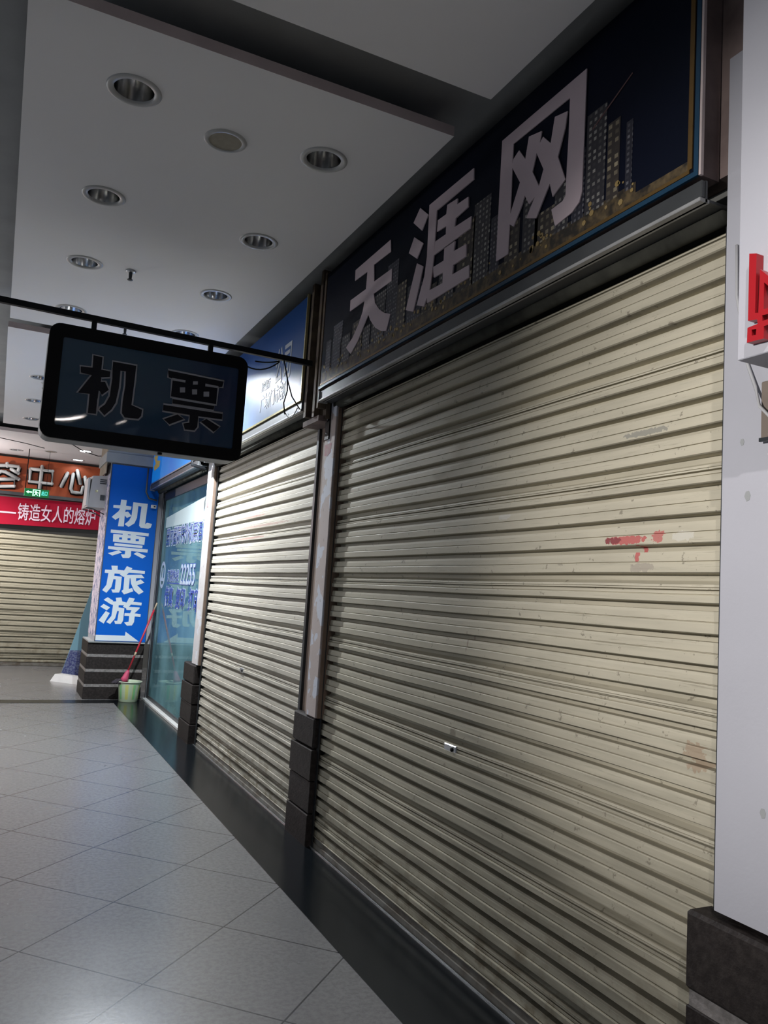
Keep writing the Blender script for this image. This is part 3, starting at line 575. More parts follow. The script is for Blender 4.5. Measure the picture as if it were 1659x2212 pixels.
def shutter(name, label, x, y0, y1, ztop, m, parts_m='dark_metal', facing='x', lock=None, root=None):
    t = root or thing(name, label, 'roller shutter', (x, (y0+y1)/2, 0) if facing == 'x' else ((y0+y1)/2, x, 0))
    pr = slat_profile(0.055, ztop, x); n = len(pr); b = MB(); vs = []
    K = 24
    for i in range(K+1):
        y = y0+(y1-y0)*i/K
        for j, (px, z) in enumerate(pr):
            dz = 0.0012*math.sin(y*2.1+z*3)+0.0008*math.sin(y*5.3+z*9)
            dx = 0.004*math.sin(y*1.3+z*1.7)
            vs.append((px+dx, y, z+dz) if facing == 'x' else (y, px+dx, z+dz))
    fs = [(i*n+j, (i+1)*n+j, (i+1)*n+j+1, i*n+j+1) for i in range(K) for j in range(n-1)]
    b.add(vs, fs, m)
    part('curtain', b, m, t)
    b = MB()
    if facing == 'x': b.box(x-0.026,x+0.012,y0,y1,0.004,0.03); b.box(x-0.016,x+0.006,y0,y1,0.03,0.06)
    else: b.box(y0,y1,x-0.02,x+0.01,0.004,0.055)
    part('bottom_bar', b, 'grimy_bar', t)
    if facing == 'x':
        for yy, s in ((y0,1),(y1,-1)):
            part('guide_rail', MB().box(x-0.032,x-0.026,min(yy,yy+s*0.035),max(yy,yy+s*0.035),0.0,ztop).box(x-0.026,x+0.03,min(yy,yy+s*0.006),max(yy,yy+s*0.006),0.0,ztop), 'dark_metal', t)
    if lock:
        ly, lz = lock
        o = part('lock_plate', MB().box(x-0.024,x-0.004,ly-0.05,ly+0.05,lz-0.018,lz+0.018,None,0.003), 'steel', t)
        part('keyhole', MB().tube([(x-0.029,ly-0.02,lz),(x-0.022,ly-0.02,lz)], 0.009, 14), 'black', o)
    return t
SX = 1.877
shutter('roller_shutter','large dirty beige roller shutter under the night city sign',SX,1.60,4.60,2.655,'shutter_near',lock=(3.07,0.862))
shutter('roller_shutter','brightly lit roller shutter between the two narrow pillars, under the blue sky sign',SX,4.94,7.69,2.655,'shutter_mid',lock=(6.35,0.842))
# steel threshold lines
b = MB().box(1.838,1.843,1.2,4.60,0.003,0.008); b.box(1.852,1.856,1.2,4.60,0.003,0.007); b.box(1.838,1.846,4.95,7.72,0.003,0.008)
struct('trim_2', b, 'steel', 'thin steel threshold line below the shutters', 'threshold')

# ------------------------------------------------------------ narrow pillars between the shops
def base_blocks(t, x0, x1, y0, y1, top, courses, m='base_stone', joint=0.004, jm='base_joint'):
    h = top/courses
    for i in range(courses):
        z0 = i*h; z1 = z0+h-joint; e = 0.006*(1 if i % 2 else 0)
        b = MB().box(x0+e,x1,y0+e*0.5,y1-e*0.5,z0+(joint if i else 0),z1,None,0.010 if i == courses-1 else 0.003)
        part('base_block', b, m, t)
        if joint > 0.01 and i < courses-1:
            part('mortar_joint', MB().box(x0+0.012,x1-0.002,y0+0.01,y1-0.01,z1-0.002,z1+joint*2+0.002), jm, t)
t = thing('pillar','narrow pink-beige pillar with dark stone base between the two shutters','pillar',(1.86,4.72,0))
part('shaft', MB().box(1.812,2.0,4.575,4.745,0.75,2.72,None,0.004), 'post_front', t)
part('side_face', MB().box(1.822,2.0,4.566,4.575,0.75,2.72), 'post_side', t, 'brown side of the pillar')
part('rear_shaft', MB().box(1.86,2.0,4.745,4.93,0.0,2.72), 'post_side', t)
base_blocks(t, 1.808, 1.99, 4.585, 4.955, 0.75, 4)
o = part('bracket', MB().box(1.803,1.813,4.665,4.735,2.47,2.70), 'black', t, 'black bolted plate')
for z in (2.51,2.60,2.66): part('bolt', MB().tube([(1.799,4.70,z),(1.804,4.70,z)], 0.006, 10), 'steel', o)
b = MB().poly([[(4.62,2.44),(4.735,2.44),(4.735,2.37),(4.68,2.36),(4.63,2.38)]], FX(1.8125), 0.0012)
part('red_stain', b, 'red_stain_pink', t) if 'red_stain_pink' in MT else None
t = thing('pillar','narrow pale pillar with dark stone base beside the glass shopfront','pillar',(1.86,7.83,0))
part('shaft', MB().box(1.812,2.0,7.71,7.935,0.74,2.72,None,0.004), 'post_pale', t)
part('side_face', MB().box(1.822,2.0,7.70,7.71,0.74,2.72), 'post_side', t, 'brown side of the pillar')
base_blocks(t, 1.79, 1.99, 7.73, 8.20, 0.74, 4)
MT['seal_red'] = mat('faded_red_stamp', (0.55,0.25,0.25), 0.8)
o = part('red_stamp', MB().box(1.809,1.8125,7.80,7.87,2.27,2.37), 'seal_red', t)
# right-hand broad pillar
t = thing('pillar','broad white plastered pillar at the right edge with dark stone base','pillar',(1.95,0.9,0))
part('shaft', MB().box(1.792,2.1,0.2,1.585,0.735,3.14), 'plaster', t)
base_blocks(t, 1.772, 2.08, 0.2, 1.665, 0.735, 3, joint=0.021)
part('edge_seal', MB().box(1.815,1.88,1.585,1.598,0.73,2.70), 'black_steel', t)
for (y, z, r) in ((1.50,1.83,0.010),(1.44,1.02,0.009),(1.36,0.95,0.006),(1.52,1.98,0.007)):
    part('dirt_mark', MB().poly([[(y+r*math.cos(i), z+r*1.5*math.sin(i)) for i in (0,1,2,3,4,5)]], FX(1.792), 0.0008), 'slot_paint', t)
# brown wall above the pillar and shutter end
b = MB().box(1.80,2.0,-2.5,1.76,3.14,3.62); b.box(1.80,2.0,1.587,1.76,2.785,3.14)
struct('wall_brown', b, 'brown_wall')
t = thing('notice_board','tan board on the white pillar below the box sign with red character','board',(1.79,1.2,2.08))
part('panel', MB().box(1.775,1.792,1.02,1.449,1.972,2.13,None,0.003), 'tan', t)
part('edge', MB().box(1.773,1.780,1.02,1.452,1.968,1.978), 'dark_metal', t)

# white box sign with red character at the right edge
t = thing('box_sign','white projecting box sign with raised red character at the right edge','sign',(1.7,1.0,2.13))
part('box', MB().box(1.595,1.80,0.30,1.372,2.135,3.40,None,0.002), 'plaster', t)
b = MB()
for L in G_red: b.poly(L, FX(1.594), 0.024)
part('character', b, 'red_letter', t, 'raised red character, cut off by the frame')
t2 = MB().tube([(1.787,1.545,2.55),(1.785,1.54,2.40),(1.785,1.52,2.30),(1.785,1.50,2.19),(1.78,1.47,2.12),(1.76,1.44,2.06),(1.755,1.40,2.02),(1.76,1.34,2.00)], 0.0045, 8)
tag(part('cable', t2, 'grey_plastic'), 'thin grey cable hanging down the white pillar beside the red character sign', 'cable')

# ------------------------------------------------------------ shop signs over the shutters
def sign_frame(t, y0, y1, z0, z1, xf, m_in, m_out, w=0.012):
    b = MB().box(xf-0.006,xf+0.004,y0,y1,z0,z0+w); b.box(xf-0.006,xf+0.004,y0,y1,z1-w,z1)
    b.box(xf-0.006,xf+0.004,y0,y0+w,z0,z1); b.box(xf-0.006,xf+0.004,y1-w,y1,z0,z1)
    return part('frame', b, m_out, t)
t = thing('shop_sign','large dark night city sign with three white characters','sign',(1.75,3.15,2.78))
part('backing_box', MB().box(1.724,1.795,1.62,4.66,2.775,3.53), 'brown_wall', t)
part('face', MB().box(1.716,1.7245,1.635,4.645,2.79,3.525), 'night_sky', t)
part('frame', MB().box(1.710,1.720,1.62,4.66,2.772,2.788).box(1.710,1.720,1.62,1.636,2.788,3.535), 'blue_trim', t)
b = MB().box(1.712,1.717,1.655,4.64,2.792,2.804); b.box(1.712,1.717,1.645,1.662,2.804,3.52)
part('gold_line', b, 'gold', t)
part('edge_strip', MB().box(1.711,1.722,1.610,1.618,2.77,3.54), 'panel_edge', t)
random.seed(11)
cs = MB()
prof = [(4.58,4.50,3.06,'tower_c'),(4.47,4.33,3.13,'tower_c'),(4.34,4.20,3.02,'tower_a'),(4.17,4.02,3.06,'tower_b'),(4.03,3.92,2.99,'tower_a'),(3.90,3.74,3.13,'tower_a'),(3.73,3.60,3.25,'tower_c'),(3.60,3.50,3.10,'tower_b'),
        (3.48,3.33,3.05,'tower_c'),(3.32,3.18,2.98,'tower_b'),(3.16,3.02,3.02,'tower_a'),(3.00,2.86,3.17,'tower_b'),(2.87,2.74,3.22,'tower_a'),(2.73,2.66,3.10,'tower_c'),(2.62,2.52,3.02,'tower_b'),(2.50,2.40,3.08,'tower_a'),(2.42,2.30,2.98,'tower_b'),(2.30,2.22,3.05,'tower_a'),
        (2.20,2.135,3.12,'tower_c'),(2.13,2.03,3.23,'tower_a'),(2.02,1.96,3.14,'tower_b'),(1.93,1.90,3.10,'tower_c')]
for (ya, yb, zt, m) in prof: cs.box(1.7145,1.7165,yb,ya,2.86,zt,m)
cs.box(1.7147,1.7165,1.66,4.63,2.806,2.835,'ground_print'); cs.box(1.7147,1.7165,1.88,4.63,2.835,2.872,'ground_print')
for i in range(90):
    y = 1.85+random.random()*2.75; z = 2.83+random.random()*0.075; r = 0.004+random.random()*0.008
    cs.poly([[(y+r*math.cos(a), z+r*math.sin(a)) for a in (0,1,2,3,4,5)]], FX(1.7140+0.0), 0.0012, 'bokeh')
cs.poly([[(2.10,3.17),(1.91,3.265),(1.908,3.26),(2.10,3.162)]], FX(1.7145), 0.001, 'crane')
part('cityscape_print', cs, None, t, 'printed night skyline with lit windows')
for nm, G in (('first', G_tian), ('middle', G_ya), ('last', G_wang)):
    b = MB()
    for i, L in enumerate(G): b.poly(L, FX(1.7135), 0.004+0.0005*i)
    part('character', b, 'letter', t)

def hood(label, y0, y1, x=1.72, z=2.69):
    """shutter box below a sign: sheet soffit, front rail and drum cover"""
    t = thing('shutter_box', label, 'shutter box', (1.8,(y0+y1)/2,z))
    part('front_rail', MB().box(x-0.004,x+0.012,y0,y1,z+0.012,z+0.066,None,0.003).box(x+0.012,x+0.020,y0,y1,z,z+0.066), 'grey_metal', t)
    part('lower_flange', MB().box(x-0.010,x+0.03,y0,y1,z,z+0.012,None,0.002), 'steel' if y0 > 4 else 'dull_steel', t)
    part('soffit', MB().box(x+0.03,1.865,y0,y1,z+0.004,z+0.012), 'grey_metal', t)
    part('drum_cover', MB().tube([(1.835,y0+0.01,z-0.005),(1.835,y1-0.01,z-0.005)], 0.028, 16), 'dull_olive', t)
    part('end_cap', MB().box(x-0.012,x+0.05,y1-0.004,y1+0.004,z-0.005,z+0.068), 'dull_steel', t)
    return t
hood('dark metal shutter box under the night city sign', 1.61, 4.64)
hood('metal shutter box with bright lower flange under the blue sky sign', 4.97, 7.70)
hood('dark shutter box above the glass shopfront', 7.99, 10.72)

# rusty upright between the two signs
t = thing('steel_upright','rusty steel upright between the night city sign and the blue sky sign','steel post',(1.78,4.82,2.58))
part('plate', MB().box(1.775,1.86,4.665,4.965,2.60,3.56), 'rust', t)
part('channel', MB().box(1.72,1.775,4.672,4.70,2.66,3.55).box(1.73,1.775,4.76,4.80,2.62,3.60), 'rust', t)
part('channel', MB().box(1.722,1.775,4.90,4.94,2.64,3.55), 'rust', t)
part('foot_plate', MB().box(1.74,1.87,4.70,4.985,2.585,2.62), 'brown_wall', t)

t = thing('shop_sign','blue sky sign with small dark lettering, beside the rusty upright','sign',(1.75,6.3,2.75))
part('backing_box', MB().box(1.724,1.855,4.975,7.70,2.76,3.50), 'dark_metal', t)
part('face', MB().box(1.716,1.7245,4.985,7.69,2.775,3.495), 'sky_print', t)
part('frame', MB().box(1.705,1.722,4.975,7.70,2.762,2.776).box(1.705,1.722,4.972,4.984,2.762,3.50), 'gold_bright', t)
text('lettering','公司',0.30,'pale_lettering',t,(1.7155,5.62,3.02),'x',sx=0.62,off=0.004)
text('small_lettering','广场门市部',0.135,'print_dark',t,(1.7155,5.95,2.87),'x',sx=0.9,off=0.002)
text('small_lettering','航空旅行',0.08,'print_dark',t,(1.7155,5.95,3.02),'x',sx=0.7,off=0.001)

t = thing('shop_sign','bright blue sign with gold and white shapes above the glass shopfront','sign',(1.75,9.2,2.75))
part('backing_box', MB().box(1.724,1.855,7.72,10.72,2.76,3.50), 'dark_metal', t)
part('face', MB().box(1.716,1.7245,7.73,10.71,2.775,3.495), 'blue_sign_cyan' if 'blue_sign_cyan' in MT else 'blue_panel', t)
part('gold_shape', MB().poly([[(10.68,3.12),(10.35,3.16),(10.42,3.05),(10.20,3.02),(10.22,2.95),(10.55,2.93),(10.62,2.99),(10.50,3.02)]], FX(1.7155), 0.002), 'gold_print', t)
part('white_shape', MB().poly([[(9.98,3.16),(9.20,3.18),(9.18,3.05),(9.85,3.02)]], FX(1.7155), 0.002), 'white_film', t)
part('frame', MB().box(1.708,1.722,7.72,10.72,2.762,2.776), 'steel', t)

# ------------------------------------------------------------ glass shopfront
GX = 1.905
t = thing('glass_shopfront','tinted glass shopfront covered with blue and white lettering','shopfront',(GX,9.4,0))
part('glass_pane', MB().box(GX,GX+0.010,7.95,10.60,0.05,2.60), 'glass', t)
b = MB().box(GX-0.012,GX+0.05,10.58,10.64,0.03,2.68); b.box(GX-0.02,GX+0.04,10.66,10.735,0.03,2.68)
part('jamb', b, 'dark_metal', t)
part('jamb', MB().box(GX-0.01,GX+0.04,7.94,7.98,0.03,2.68), 'dark_metal', t)
part('rail', MB().box(GX-0.012,GX+0.03,7.98,10.6,0.03,0.075), 'grey_metal', t)
part('head_rail', MB().box(GX-0.02,GX+0.03,7.98,10.6,2.56,2.66), 'dark_metal', t)
part('edge_strip', MB().box(GX-0.026,GX-0.018,10.655,10.662,0.03,2.6), 'steel', t)
b = t
def glass_text(s, y, z, size, sx, fg, bg, off, ol, sp=1.0):
    text('outline_lettering', s, size, bg, t, (GX-0.0025, y, z), 'x', sx=sx, off=ol, ext=0.0005, space=sp)
    text('lettering', s, size, fg, t, (GX-0.0045, y, z), 'x', sx=sx, off=off, ext=0.0005, space=sp)
glass_text('国内国际特价机票酒店', 10.33, 1.985, 0.235, 0.93, 'decal_blue', 'decal_white', -0.002, 0.014)
glass_text('22255', 9.28, 1.50, 0.32, 0.95, 'decal_white', 'decal_blue', 0.004, 0.012)
glass_text('订票热线', 10.05, 1.535, 0.15, 1.15, 'decal_blue', 'decal_white', 0.0, 0.008)
for ss, yy in (('传真',10.10),('复印',9.42),('打印',8.74)): glass_text(ss, yy, 1.245, 0.25, 1.0, 'decal_blue', 'decal_white', 0.006, 0.014)
part('underline', MB().box(GX-0.004,GX-0.001,9.3,10.0,1.495,1.508), 'decal_blue', t)
part('streak_band', MB().poly([[(10.45,2.20),(8.2,2.185),(8.2,2.44),(10.45,2.33)]], FX(GX-0.0005), 0.0015), 'glass_streak', t)  # bright streak on the glass painted as a pale band
em = MB()
arc = [(10.36+0.16*math.cos(a), 1.60+0.17*math.sin(a)) for a in [i*2*math.pi/28 for i in range(28)]]
arc2 = [(10.36+0.115*math.cos(a), 1.60+0.125*math.sin(a)) for a in [i*2*math.pi/28 for i in range(28)]][::-1]
em.poly([arc, arc2], FX(GX-0.001), 0.002)
em.poly([[(10.44,1.52),(10.28,1.52),(10.28,1.56),(10.34,1.57),(10.34,1.66),(10.38,1.69),(10.40,1.57),(10.44,1.56)]], FX(GX-0.001), 0.002)
part('round_emblem', em, 'decal_white', t)
struct('trim_3', MB().box(1.845,1.965,8.20,10.66,0.003,0.03,None,0.003), 'marble', 'white marble sill under the glass shopfront', 'sill')
b = MB().box(3.2,3.3,7.73,10.7,0,2.8); b.box(GX+0.03,3.2,7.63,7.73,0,2.8); b.box(GX+0.03,3.2,10.74,10.84,0,2.8); b.box(GX+0.03,3.2,7.73,10.74,2.66,2.72)
struct('wall_shop', b, 'interior')
# inside the shop: a display counter and a poster stand, dim behind the glass
t = thing('display_counter','low dark blue counter inside the glass shopfront','counter',(2.5,10.0,0))
MT['counter'] = mat('counter_blue', (0.015,0.06,0.16), 0.5, noise=0.8, nscale=9, col2=(0.16,0.22,0.26))
part('body', MB().box(2.2,2.7,9.2,10.6,0.0,0.82), 'counter', t)
part('top', MB().box(2.16,2.74,9.15,10.65,0.82,0.86,None,0.004), 'white_plastic', t)
t = thing('poster','pale blue poster on the back wall inside the shop','poster',(3.19,9.5,1.0))
MT['inner_poster'] = mat('pale_blue_poster', (0.16,0.34,0.46), 0.6, noise=0.5, nscale=3, col2=(0.35,0.48,0.52))
part('sheet', MB().box(3.185,3.195,8.6,10.5,1.0,2.2), 'inner_poster', t)
part('banding', MB().box(3.18,3.186,8.6,10.5,1.0,1.12), 'decal_blue', t)

# ------------------------------------------------------------ blue pillar at the far end
t = thing('pillar','broad far pillar carrying the tall blue sign, stone base at foot','pillar',(1.55,11.1,0))
part('shaft', MB().box(1.205,2.0,10.76,11.50,0.70,3.0), 'plaster', t)
part('side_posters', MB().box(1.200,1.206,10.77,11.49,0.78,2.85), 'poster', t, 'torn posters on the corridor side')
part('capital', MB().box(1.13,1.86,10.72,11.52,3.0,3.13,None,0.004).box(1.15,1.84,10.74,11.50,3.13,3.45), 'slot_paint', t)
part('stained_top', MB().box(1.145,1.155,10.78,11.5,2.86,3.44), 'stain', t) if 'stain' in MT else None
z = 0.0
for i in range(4):
    e = 0.012*i
    part('base_block', MB().box(1.128+e*0.3,1.83,10.742+e,11.51,z,z+0.15,None,0.004), 'base_stone', t)
    if i < 3: part('mortar_joint', MB().box(1.134+e*0.3,1.822,10.744+e,11.505,z+0.15,z+0.185), 'base_joint', t)
    z += 0.185
part('ledge', MB().box(1.14,1.83,10.745,11.5,0.700,0.718), 'slot_paint', t)
t = thing('tall_sign','tall blue vertical sign with four white characters and arrow','sign',(1.52,10.75,0.72))
part('panel', MB().box(1.214,1.828,10.738,10.76,0.722,2.98), 'blue_panel', t)
part('frame', MB().box(1.206,1.214,10.733,10.76,0.72,2.985).box(1.206,1.66,10.733,10.76,2.98,2.990).box(1.828,1.836,10.733,10.76,0.72,2.62), 'grey_metal', t)
for G in (G_ji, G_piao, G_lv, G_you):
    b = MB()
    for i, L in enumerate(G): b.poly(L, FY(10.7385), 0.004+0.0005*i)
    part('character', b, 'white_film', t)
b = MB()
for L in G_arrow: b.poly(L, FY(10.7385), 0.004)
part('arrow', b, 'white_film', t)

# bucket and mop in front of it
t = thing('bucket','yellow and green striped plastic bucket on the black floor strip','bucket',(1.650,10.53,0.003))
def bk(prof, m, name):
    me = MB().lathe(prof, 0, 0, 40); me.mats = [m]; o = bpy.data.objects.new(name, me.mesh(name)); C.objects.link(o); o.parent = t; return o
bk([(0.0,0.0),(0.108,0.0),(0.112,0.004),(0.135,0.235),(0.137,0.245),(0.130,0.245),(0.105,0.012),(0.0,0.010)], 'bucket', 'tub')
bk([(0.134,0.240),(0.150,0.240),(0.156,0.246),(0.152,0.252),(0.132,0.252),(0.130,0.244)], 'bucket_rim', 'rim') if 'bucket_rim' in MT else None
t = thing('mop','red handled mop standing in the bucket, leaning on the shopfront','mop',(1.64,10.53,0.25))
A = Vector((1.600,10.50,0.335)); B = Vector((1.878,10.42,1.245)); D = B-A
part('handle', MB().tube([A, A+D*0.9], 0.0115, 10), 'mop_red', t)
part('bare_end', MB().tube([A+D*0.9, B], 0.009, 10), 'bamboo', t)
part('bare_end', MB().tube([A+D*0.26, A+D*0.31], 0.0125, 10), 'bamboo', t, 'worn pale band on handle')
part('socket', MB().tube([A-D*0.09, A-D*0.04, A+D*0.03, A+D*0.06], 0.052, 16, None, False, 0.014), 'mop_pink', t)
b = MB()
for i in range(16):
    a = i*0.39; r = 0.03+0.035*((i*7)%5)/5
    p0 = A-D*0.085+Vector((0.015*math.cos(a),0.015*math.sin(a),0))
    b.tube([p0, p0+Vector((-0.04+r*math.cos(a)*0.8, r*math.sin(a)*0.5, -0.005+0.01*(i%3))), p0+Vector((-0.075+r*math.cos(a), r*math.sin(a)*0.6, -0.03))], 0.012, 6)
part('strings', b, 'mop_cloth', t)

# leaning display board behind the pillar
t = thing('display_board','light blue leaning poster stand with white foot behind the blue pillar','poster stand',(1.3,12.9,0))
def bx(zz, dx=0): return 0
b = MB().poly([[(1.02,0.04),(1.80,0.04),(1.80,1.5),(1.36,1.5)]], lambda a, z, d: (a, 12.9-z*0.12-d, z), 0.006); part('panel', b, 'board_blue', t) if 'board_blue' in MT else None
b = MB().poly([[(1.02,0.04),(1.80,0.04),(1.80,0.42),(1.115,0.42)]], lambda a, z, d: (a, 12.893-z*0.12-d, z), 0.004); part('lower_print', b, 'decal_navy', t) if 'decal_navy' in MT else None
b = MB(); b.add([(0.86,12.55,0.0),(1.30,12.05,0.0),(1.42,12.15,0.0),(1.02,12.72,0.0),(0.92,12.57,0.10),(1.30,12.13,0.10),(1.38,12.17,0.10),(1.02,12.66,0.10)],
    [(0,3,2,1),(4,5,6,7),(0,1,5,4),(1,2,6,5),(2,3,7,6),(3,0,4,7)])
part('foot', b, 'white_plastic', t)

# air conditioner outdoor unit on the pillar side
t = thing('air_conditioner','grey white air conditioner unit fixed to the side of the blue pillar','air conditioner',(1.1,11.2,2.4))
b = MB(); 
b.add([(0.985,11.0,2.42),(1.205,11.0,2.42),(1.205,11.0,2.85),(1.02,11.0,2.83),(0.955,11.45,2.42),(1.2,11.45,2.42),(1.2,11.45,2.85),(0.98,11.45,2.83)],
    [(0,1,2,3),(5,4,7,6),(4,0,3,7),(1,5,6,2),(3,2,6,7),(4,5,1,0)])
part('casing', b, 'grey_plastic', t)
part('front_panel', MB().box(0.965,0.992,11.02,11.43,2.44,2.80), 'white_plastic', t)
part('vent', MB().box(1.11,1.19,10.992,11.0,2.76,2.772).box(1.11,1.19,10.992,11.0,2.735,2.747).box(1.11,1.19,10.992,11.0,2.785,2.797), 'dark_metal', t)
part('sticker', MB().box(1.065,1.095,10.994,11.0,2.62,2.65), 'gold_bright', t)
part('handle', MB().box(1.13,1.185,10.985,11.0,2.52,2.59), 'dark_metal', t)
part('bracket', MB().tube([(0.97,11.0,2.41),(1.06,10.99,2.395),(1.2,11.0,2.34)], 0.007, 8).tube([(0.96,11.4,2.41),(1.06,11.4,2.395),(1.2,11.4,2.34)], 0.007, 8), 'dark_metal', t)

# ------------------------------------------------------------ far shopfront
t = thing('roller_shutter','distant roller shutter below the red banner at the left','roller shutter',(0.2,14.58,0))
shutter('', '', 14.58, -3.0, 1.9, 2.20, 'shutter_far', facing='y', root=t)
t = thing('banner','red cloth banner with pale lettering over the distant shutter','banner',(0.2,14.45,2.3))
b = MB(); K = 30; vs = []
for i in range(K+1):
    x = -2.6+4.35*i/K; zt = 2.74+0.03*max(0,(x+0.1))/1.6; zb = 2.29+0.035*max(0,x)/1.5
    for z in (zb, (zb+zt)/2, zt): vs.append((x, 14.47+0.012*math.sin(x*5+z*4), z))
b.add(vs, [(i*3+j,(i+1)*3+j,(i+1)*3+j+1,i*3+j+1) for i in range(K) for j in range(2)], None, True)
b.add([(x,y+0.006,z) for x,y,z in vs], [(i*3+j,i*3+j+1,(i+1)*3+j+1,(i+1)*3+j) for i in range(K) for j in range(2)], None, True)
part('cloth', b, 'red_banner', t, recalc=False)
text('lettering','铸造女人的熔炉',0.30,'banner_text',t,(0.225,14.452,2.405),'y',sx=0.585,off=0.0025,rot=0.012)
text('dash','——',0.30,'banner_text',t,(-0.40,14.452,2.41),'y',sx=1.0,off=0.004)
t = thing('fascia_sign','orange red sign with white tube characters at far left','sign',(0.2,14.5,2.8))
part('board', MB().box(-2.8,1.85,14.44,14.56,2.83,3.40), 'orange', t)
part('ledge', MB().box(-2.8,1.85,14.36,14.56,2.775,2.825), 'grey_metal', t)
def strokes(G, name):
    b = MB()
    for L in G:
        for l in L:
            pts = [(x, 14.38, z) for x, z in l]
            b.tube(pts, 0.028, 10, 'tube_white')
            for p in (pts if len(pts) > 2 else pts): 
                b.lathe([(0.0,-0.028),(0.014,-0.0243),(0.0243,-0.014),(0.028,0.0),(0.0243,0.014),(0.014,0.0243),(0.0,0.028)], 0, 0, 10, 'tube_white')
                k = 70; b.v[-k:] = [(v[0]+p[0], v[1]+p[1], v[2]+p[2]) for v in b.v[-k:]]
            b.tube([(x, 14.42, z-0.008) for x, z in l], 0.044, 8, 'black')
    part(name, b, None, t)
strokes(G_rong, 'character'); strokes(G_zhong, 'character'); strokes(G_xin, 'character')

# exit sign hanging in front
t = thing('exit_sign','lit green exit sign hanging in front of the orange sign','exit sign',(0.45,13.6,2.7))
part('case', MB().box(0.275,0.632,13.58,13.62,2.705,2.832,None,0.003), 'exit_green', t)
b = MB().poly([[(0.30,2.775),(0.335,2.80),(0.335,2.785),(0.385,2.785),(0.385,2.765),(0.335,2.765),(0.335,2.75)]], FY(13.579), 0.002)
part('arrow', b, 'exit_white', t)
b = MB().poly([[(0.395,2.72),(0.395,2.82),(0.505,2.82),(0.505,2.72),(0.49,2.72),(0.49,2.808),(0.41,2.808),(0.41,2.72)]], FY(13.579), 0.002)
b.poly([[(0.43,2.795),(0.45,2.80),(0.455,2.785),(0.485,2.775),(0.480,2.765),(0.455,2.77),(0.455,2.755),(0.475,2.735),(0.470,2.725),(0.445,2.748),(0.425,2.722),(0.412,2.727),(0.435,2.757),(0.435,2.775),(0.42,2.77),(0.418,2.78)]], FY(13.579), 0.002)
part('running_figure', b, 'exit_white', t, 'running figure in a doorway')
text('words','出口',0.075,'exit_cyan',t,(0.52,13.578,2.745),'y',sx=0.62,off=0.001)
part('rod', MB().tube([(0.285,13.6,2.83),(0.285,13.6,3.45)], 0.007, 8).tube([(0.585,13.6,2.83),(0.585,13.6,3.45)], 0.003, 6), 'black', t)
tag(part('cable', MB().tube([(0.55,12.13,3.452),(0.75,12.0,3.38),(0.95,12.1,3.30),(1.15,12.0,3.24),(1.30,11.53,3.20)], 0.006, 6), 'black'), 'thin black cable sagging under the far ceiling panel', 'cable')
tag(part('cable', MB().tube([(-1.0,12.2,3.455),(-0.3,12.2,3.37),(0.2,12.2,3.32),(0.45,12.3,3.30)], 0.005, 6), 'black'), 'thin cable crossing left of the hanging sign', 'cable')

# ------------------------------------------------------------ hanging light-box sign
t = thing('hanging_sign','black framed hanging box sign with two outlined characters','sign',(0.72,4.85,2.25))
def rrect(x0,x1,z0,z1,r,n=6):
    pts = []
    for cx, cz, a0 in ((x1-r,z1-r,0),(x0+r,z1-r,90),(x0+r,z0+r,180),(x1-r,z0+r,270)):
        for i in range(n+1): a = math.radians(a0+90*i/n); pts.append((cx+r*math.cos(a), cz+r*math.sin(a)))
    return pts
hx0, hx1, hz0, hz1 = 0.135, 1.275, 2.262, 2.915
b = MB().poly([rrect(hx0,hx1,hz0,hz1,0.06), rrect(hx0+0.075,hx1-0.055,hz0+0.075,hz1-0.075,0.012)[::-1]], FY(4.78), 0.022)
part('front_frame', b, 'black', t)
part('case', MB().poly([rrect(hx0,hx1,hz0,hz1,0.06)], FY(4.93), 0.15), 'case_grey', t) if 'case_grey' in MT else None
part('acrylic_face', MB().box(hx0+0.07,hx1-0.05,4.764,4.775,hz0+0.07,hz1-0.07), 'acrylic', t)
for G in (G_hji, G_hpiao):
    b = MB()
    for i, L in enumerate(G): b.poly(L, FY(4.7638), 0.0012+0.0003*i, 'acrylic_dark')
    for L in G:
        for l in L: b.tube([(x, 4.762, z) for x, z in l], 0.0055, 6, 'outline', True)
    if G is G_hpiao:
        for L in G_hsq: b.poly(L, FY(4.7620), 0.003, 'outline')
    part('character', b, None, t)
part('knob', MB().tube([(0.80,4.80,hz0+0.002),(0.80,4.80,hz0-0.012)], 0.014, 12), 'black', t)
t = thing('sign_bar','black square steel bar carrying the hanging box sign','bar',(0.6,4.85,2.99))
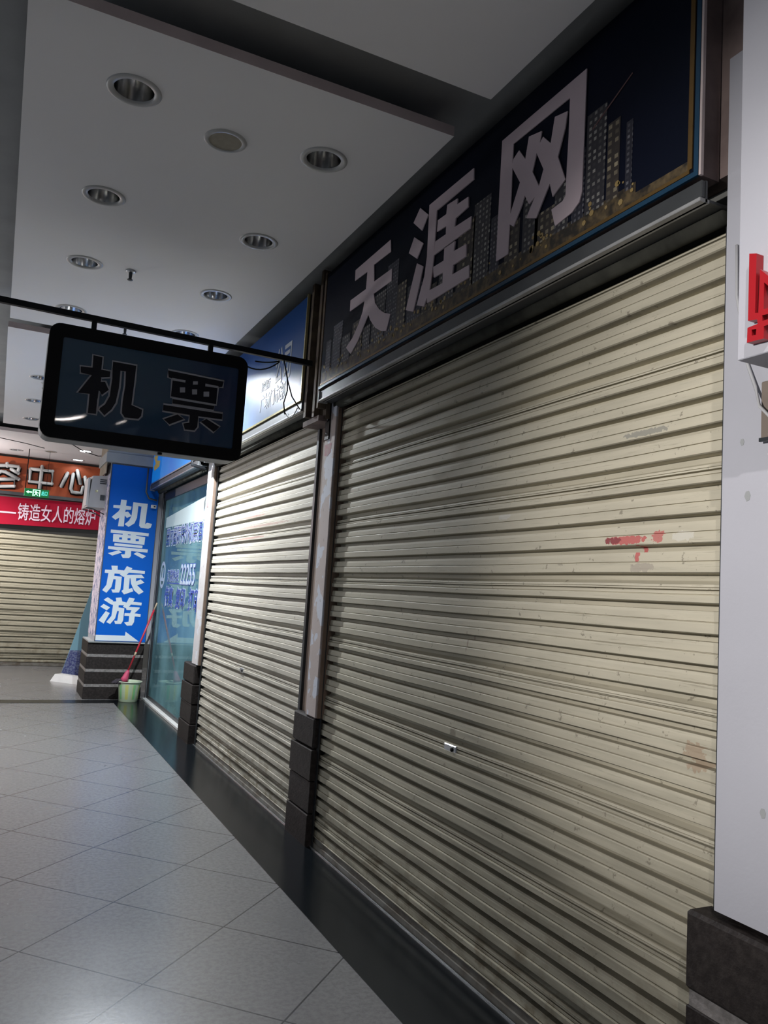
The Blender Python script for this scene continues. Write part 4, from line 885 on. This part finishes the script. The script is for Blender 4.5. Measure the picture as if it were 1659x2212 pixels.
b = MB(); b.add([(x, y, z+dz) for x, z in ((-2.2,3.035),(1.722,2.986)) for y, dz in ((4.835,-0.017),(4.865,-0.017),(4.865,0.017),(4.835,0.017))], [(0,1,2,3),(7,6,5,4),(0,4,5,1),(1,5,6,2),(2,6,7,3),(3,7,4,0)])
part('bar', b, 'black_steel', t)
for x in (0.37,1.055): part('hanger', MB().box(x-0.014,x+0.014,4.838,4.862,2.905,2.995), 'black_steel', t)
part('upper_rod', MB().box(-2.2,-2.17,4.835,4.865,3.02,3.62), 'black_steel', t)
def wire(pts, label, r=0.0045):
    tag(part('wire', MB().tube(pts, r, 6), 'black'), label, 'wire')
def hang(a, b_, sag, n=8): 
    a = Vector(a); b_ = Vector(b_); return [a+(b_-a)*(i/n)+Vector((0,0,-sag*4*(i/n)*(1-i/n))) for i in range(n+1)]
wire(hang((1.26,4.84,2.90),(1.50,4.84,2.955),0.045), 'upper black wire looping from the hanging sign to its bar')
wire(hang((1.34,4.84,2.93),(1.50,4.84,2.96),0.008), 'short straight wire end under the sign bar')
wire([(1.53,4.84,2.97),(1.56,4.84,2.86),(1.57,4.85,2.78),(1.555,4.86,2.70),(1.575,4.88,2.63)], 'dangling black wire ending free below the sign bar')
wire([(1.53,4.84,2.97),(1.57,4.86,2.85),(1.62,4.90,2.76),(1.70,4.96,2.70)], 'black wire running from the bar into the shutter box')
wire(hang((1.705,5.28,2.735),(1.705,5.02,2.72),0.05), 'tangled black wire on the rail under the blue sky sign', 0.003)
t = thing('tag_box','small white tag box hanging at the corner of the blue pillar','tag',(1.80,10.70,2.47))
part('body', MB().box(1.735,1.80,10.66,10.70,2.455,2.50,None,0.003), 'white_plastic', t)
part('hole', MB().box(1.765,1.785,10.655,10.66,2.47,2.485), 'black', t)
# black pipes at the pillar corner
tag(part('pipe', MB().tube([(1.66,10.70,2.98),(1.66,10.70,2.66),(1.70,10.69,2.58),(1.80,10.66,2.56)], 0.012, 8), 'grey_metal'), 'dark conduit at the upper right corner of the tall blue sign', 'pipe')
tag(part('pipe', MB().tube([(1.655,7.99,2.75),(1.655,7.99,2.69),(1.80,7.95,2.66)], 0.016, 8), 'black_steel'), 'bent black pipe under the hanging sign near the pale pillar', 'pipe')
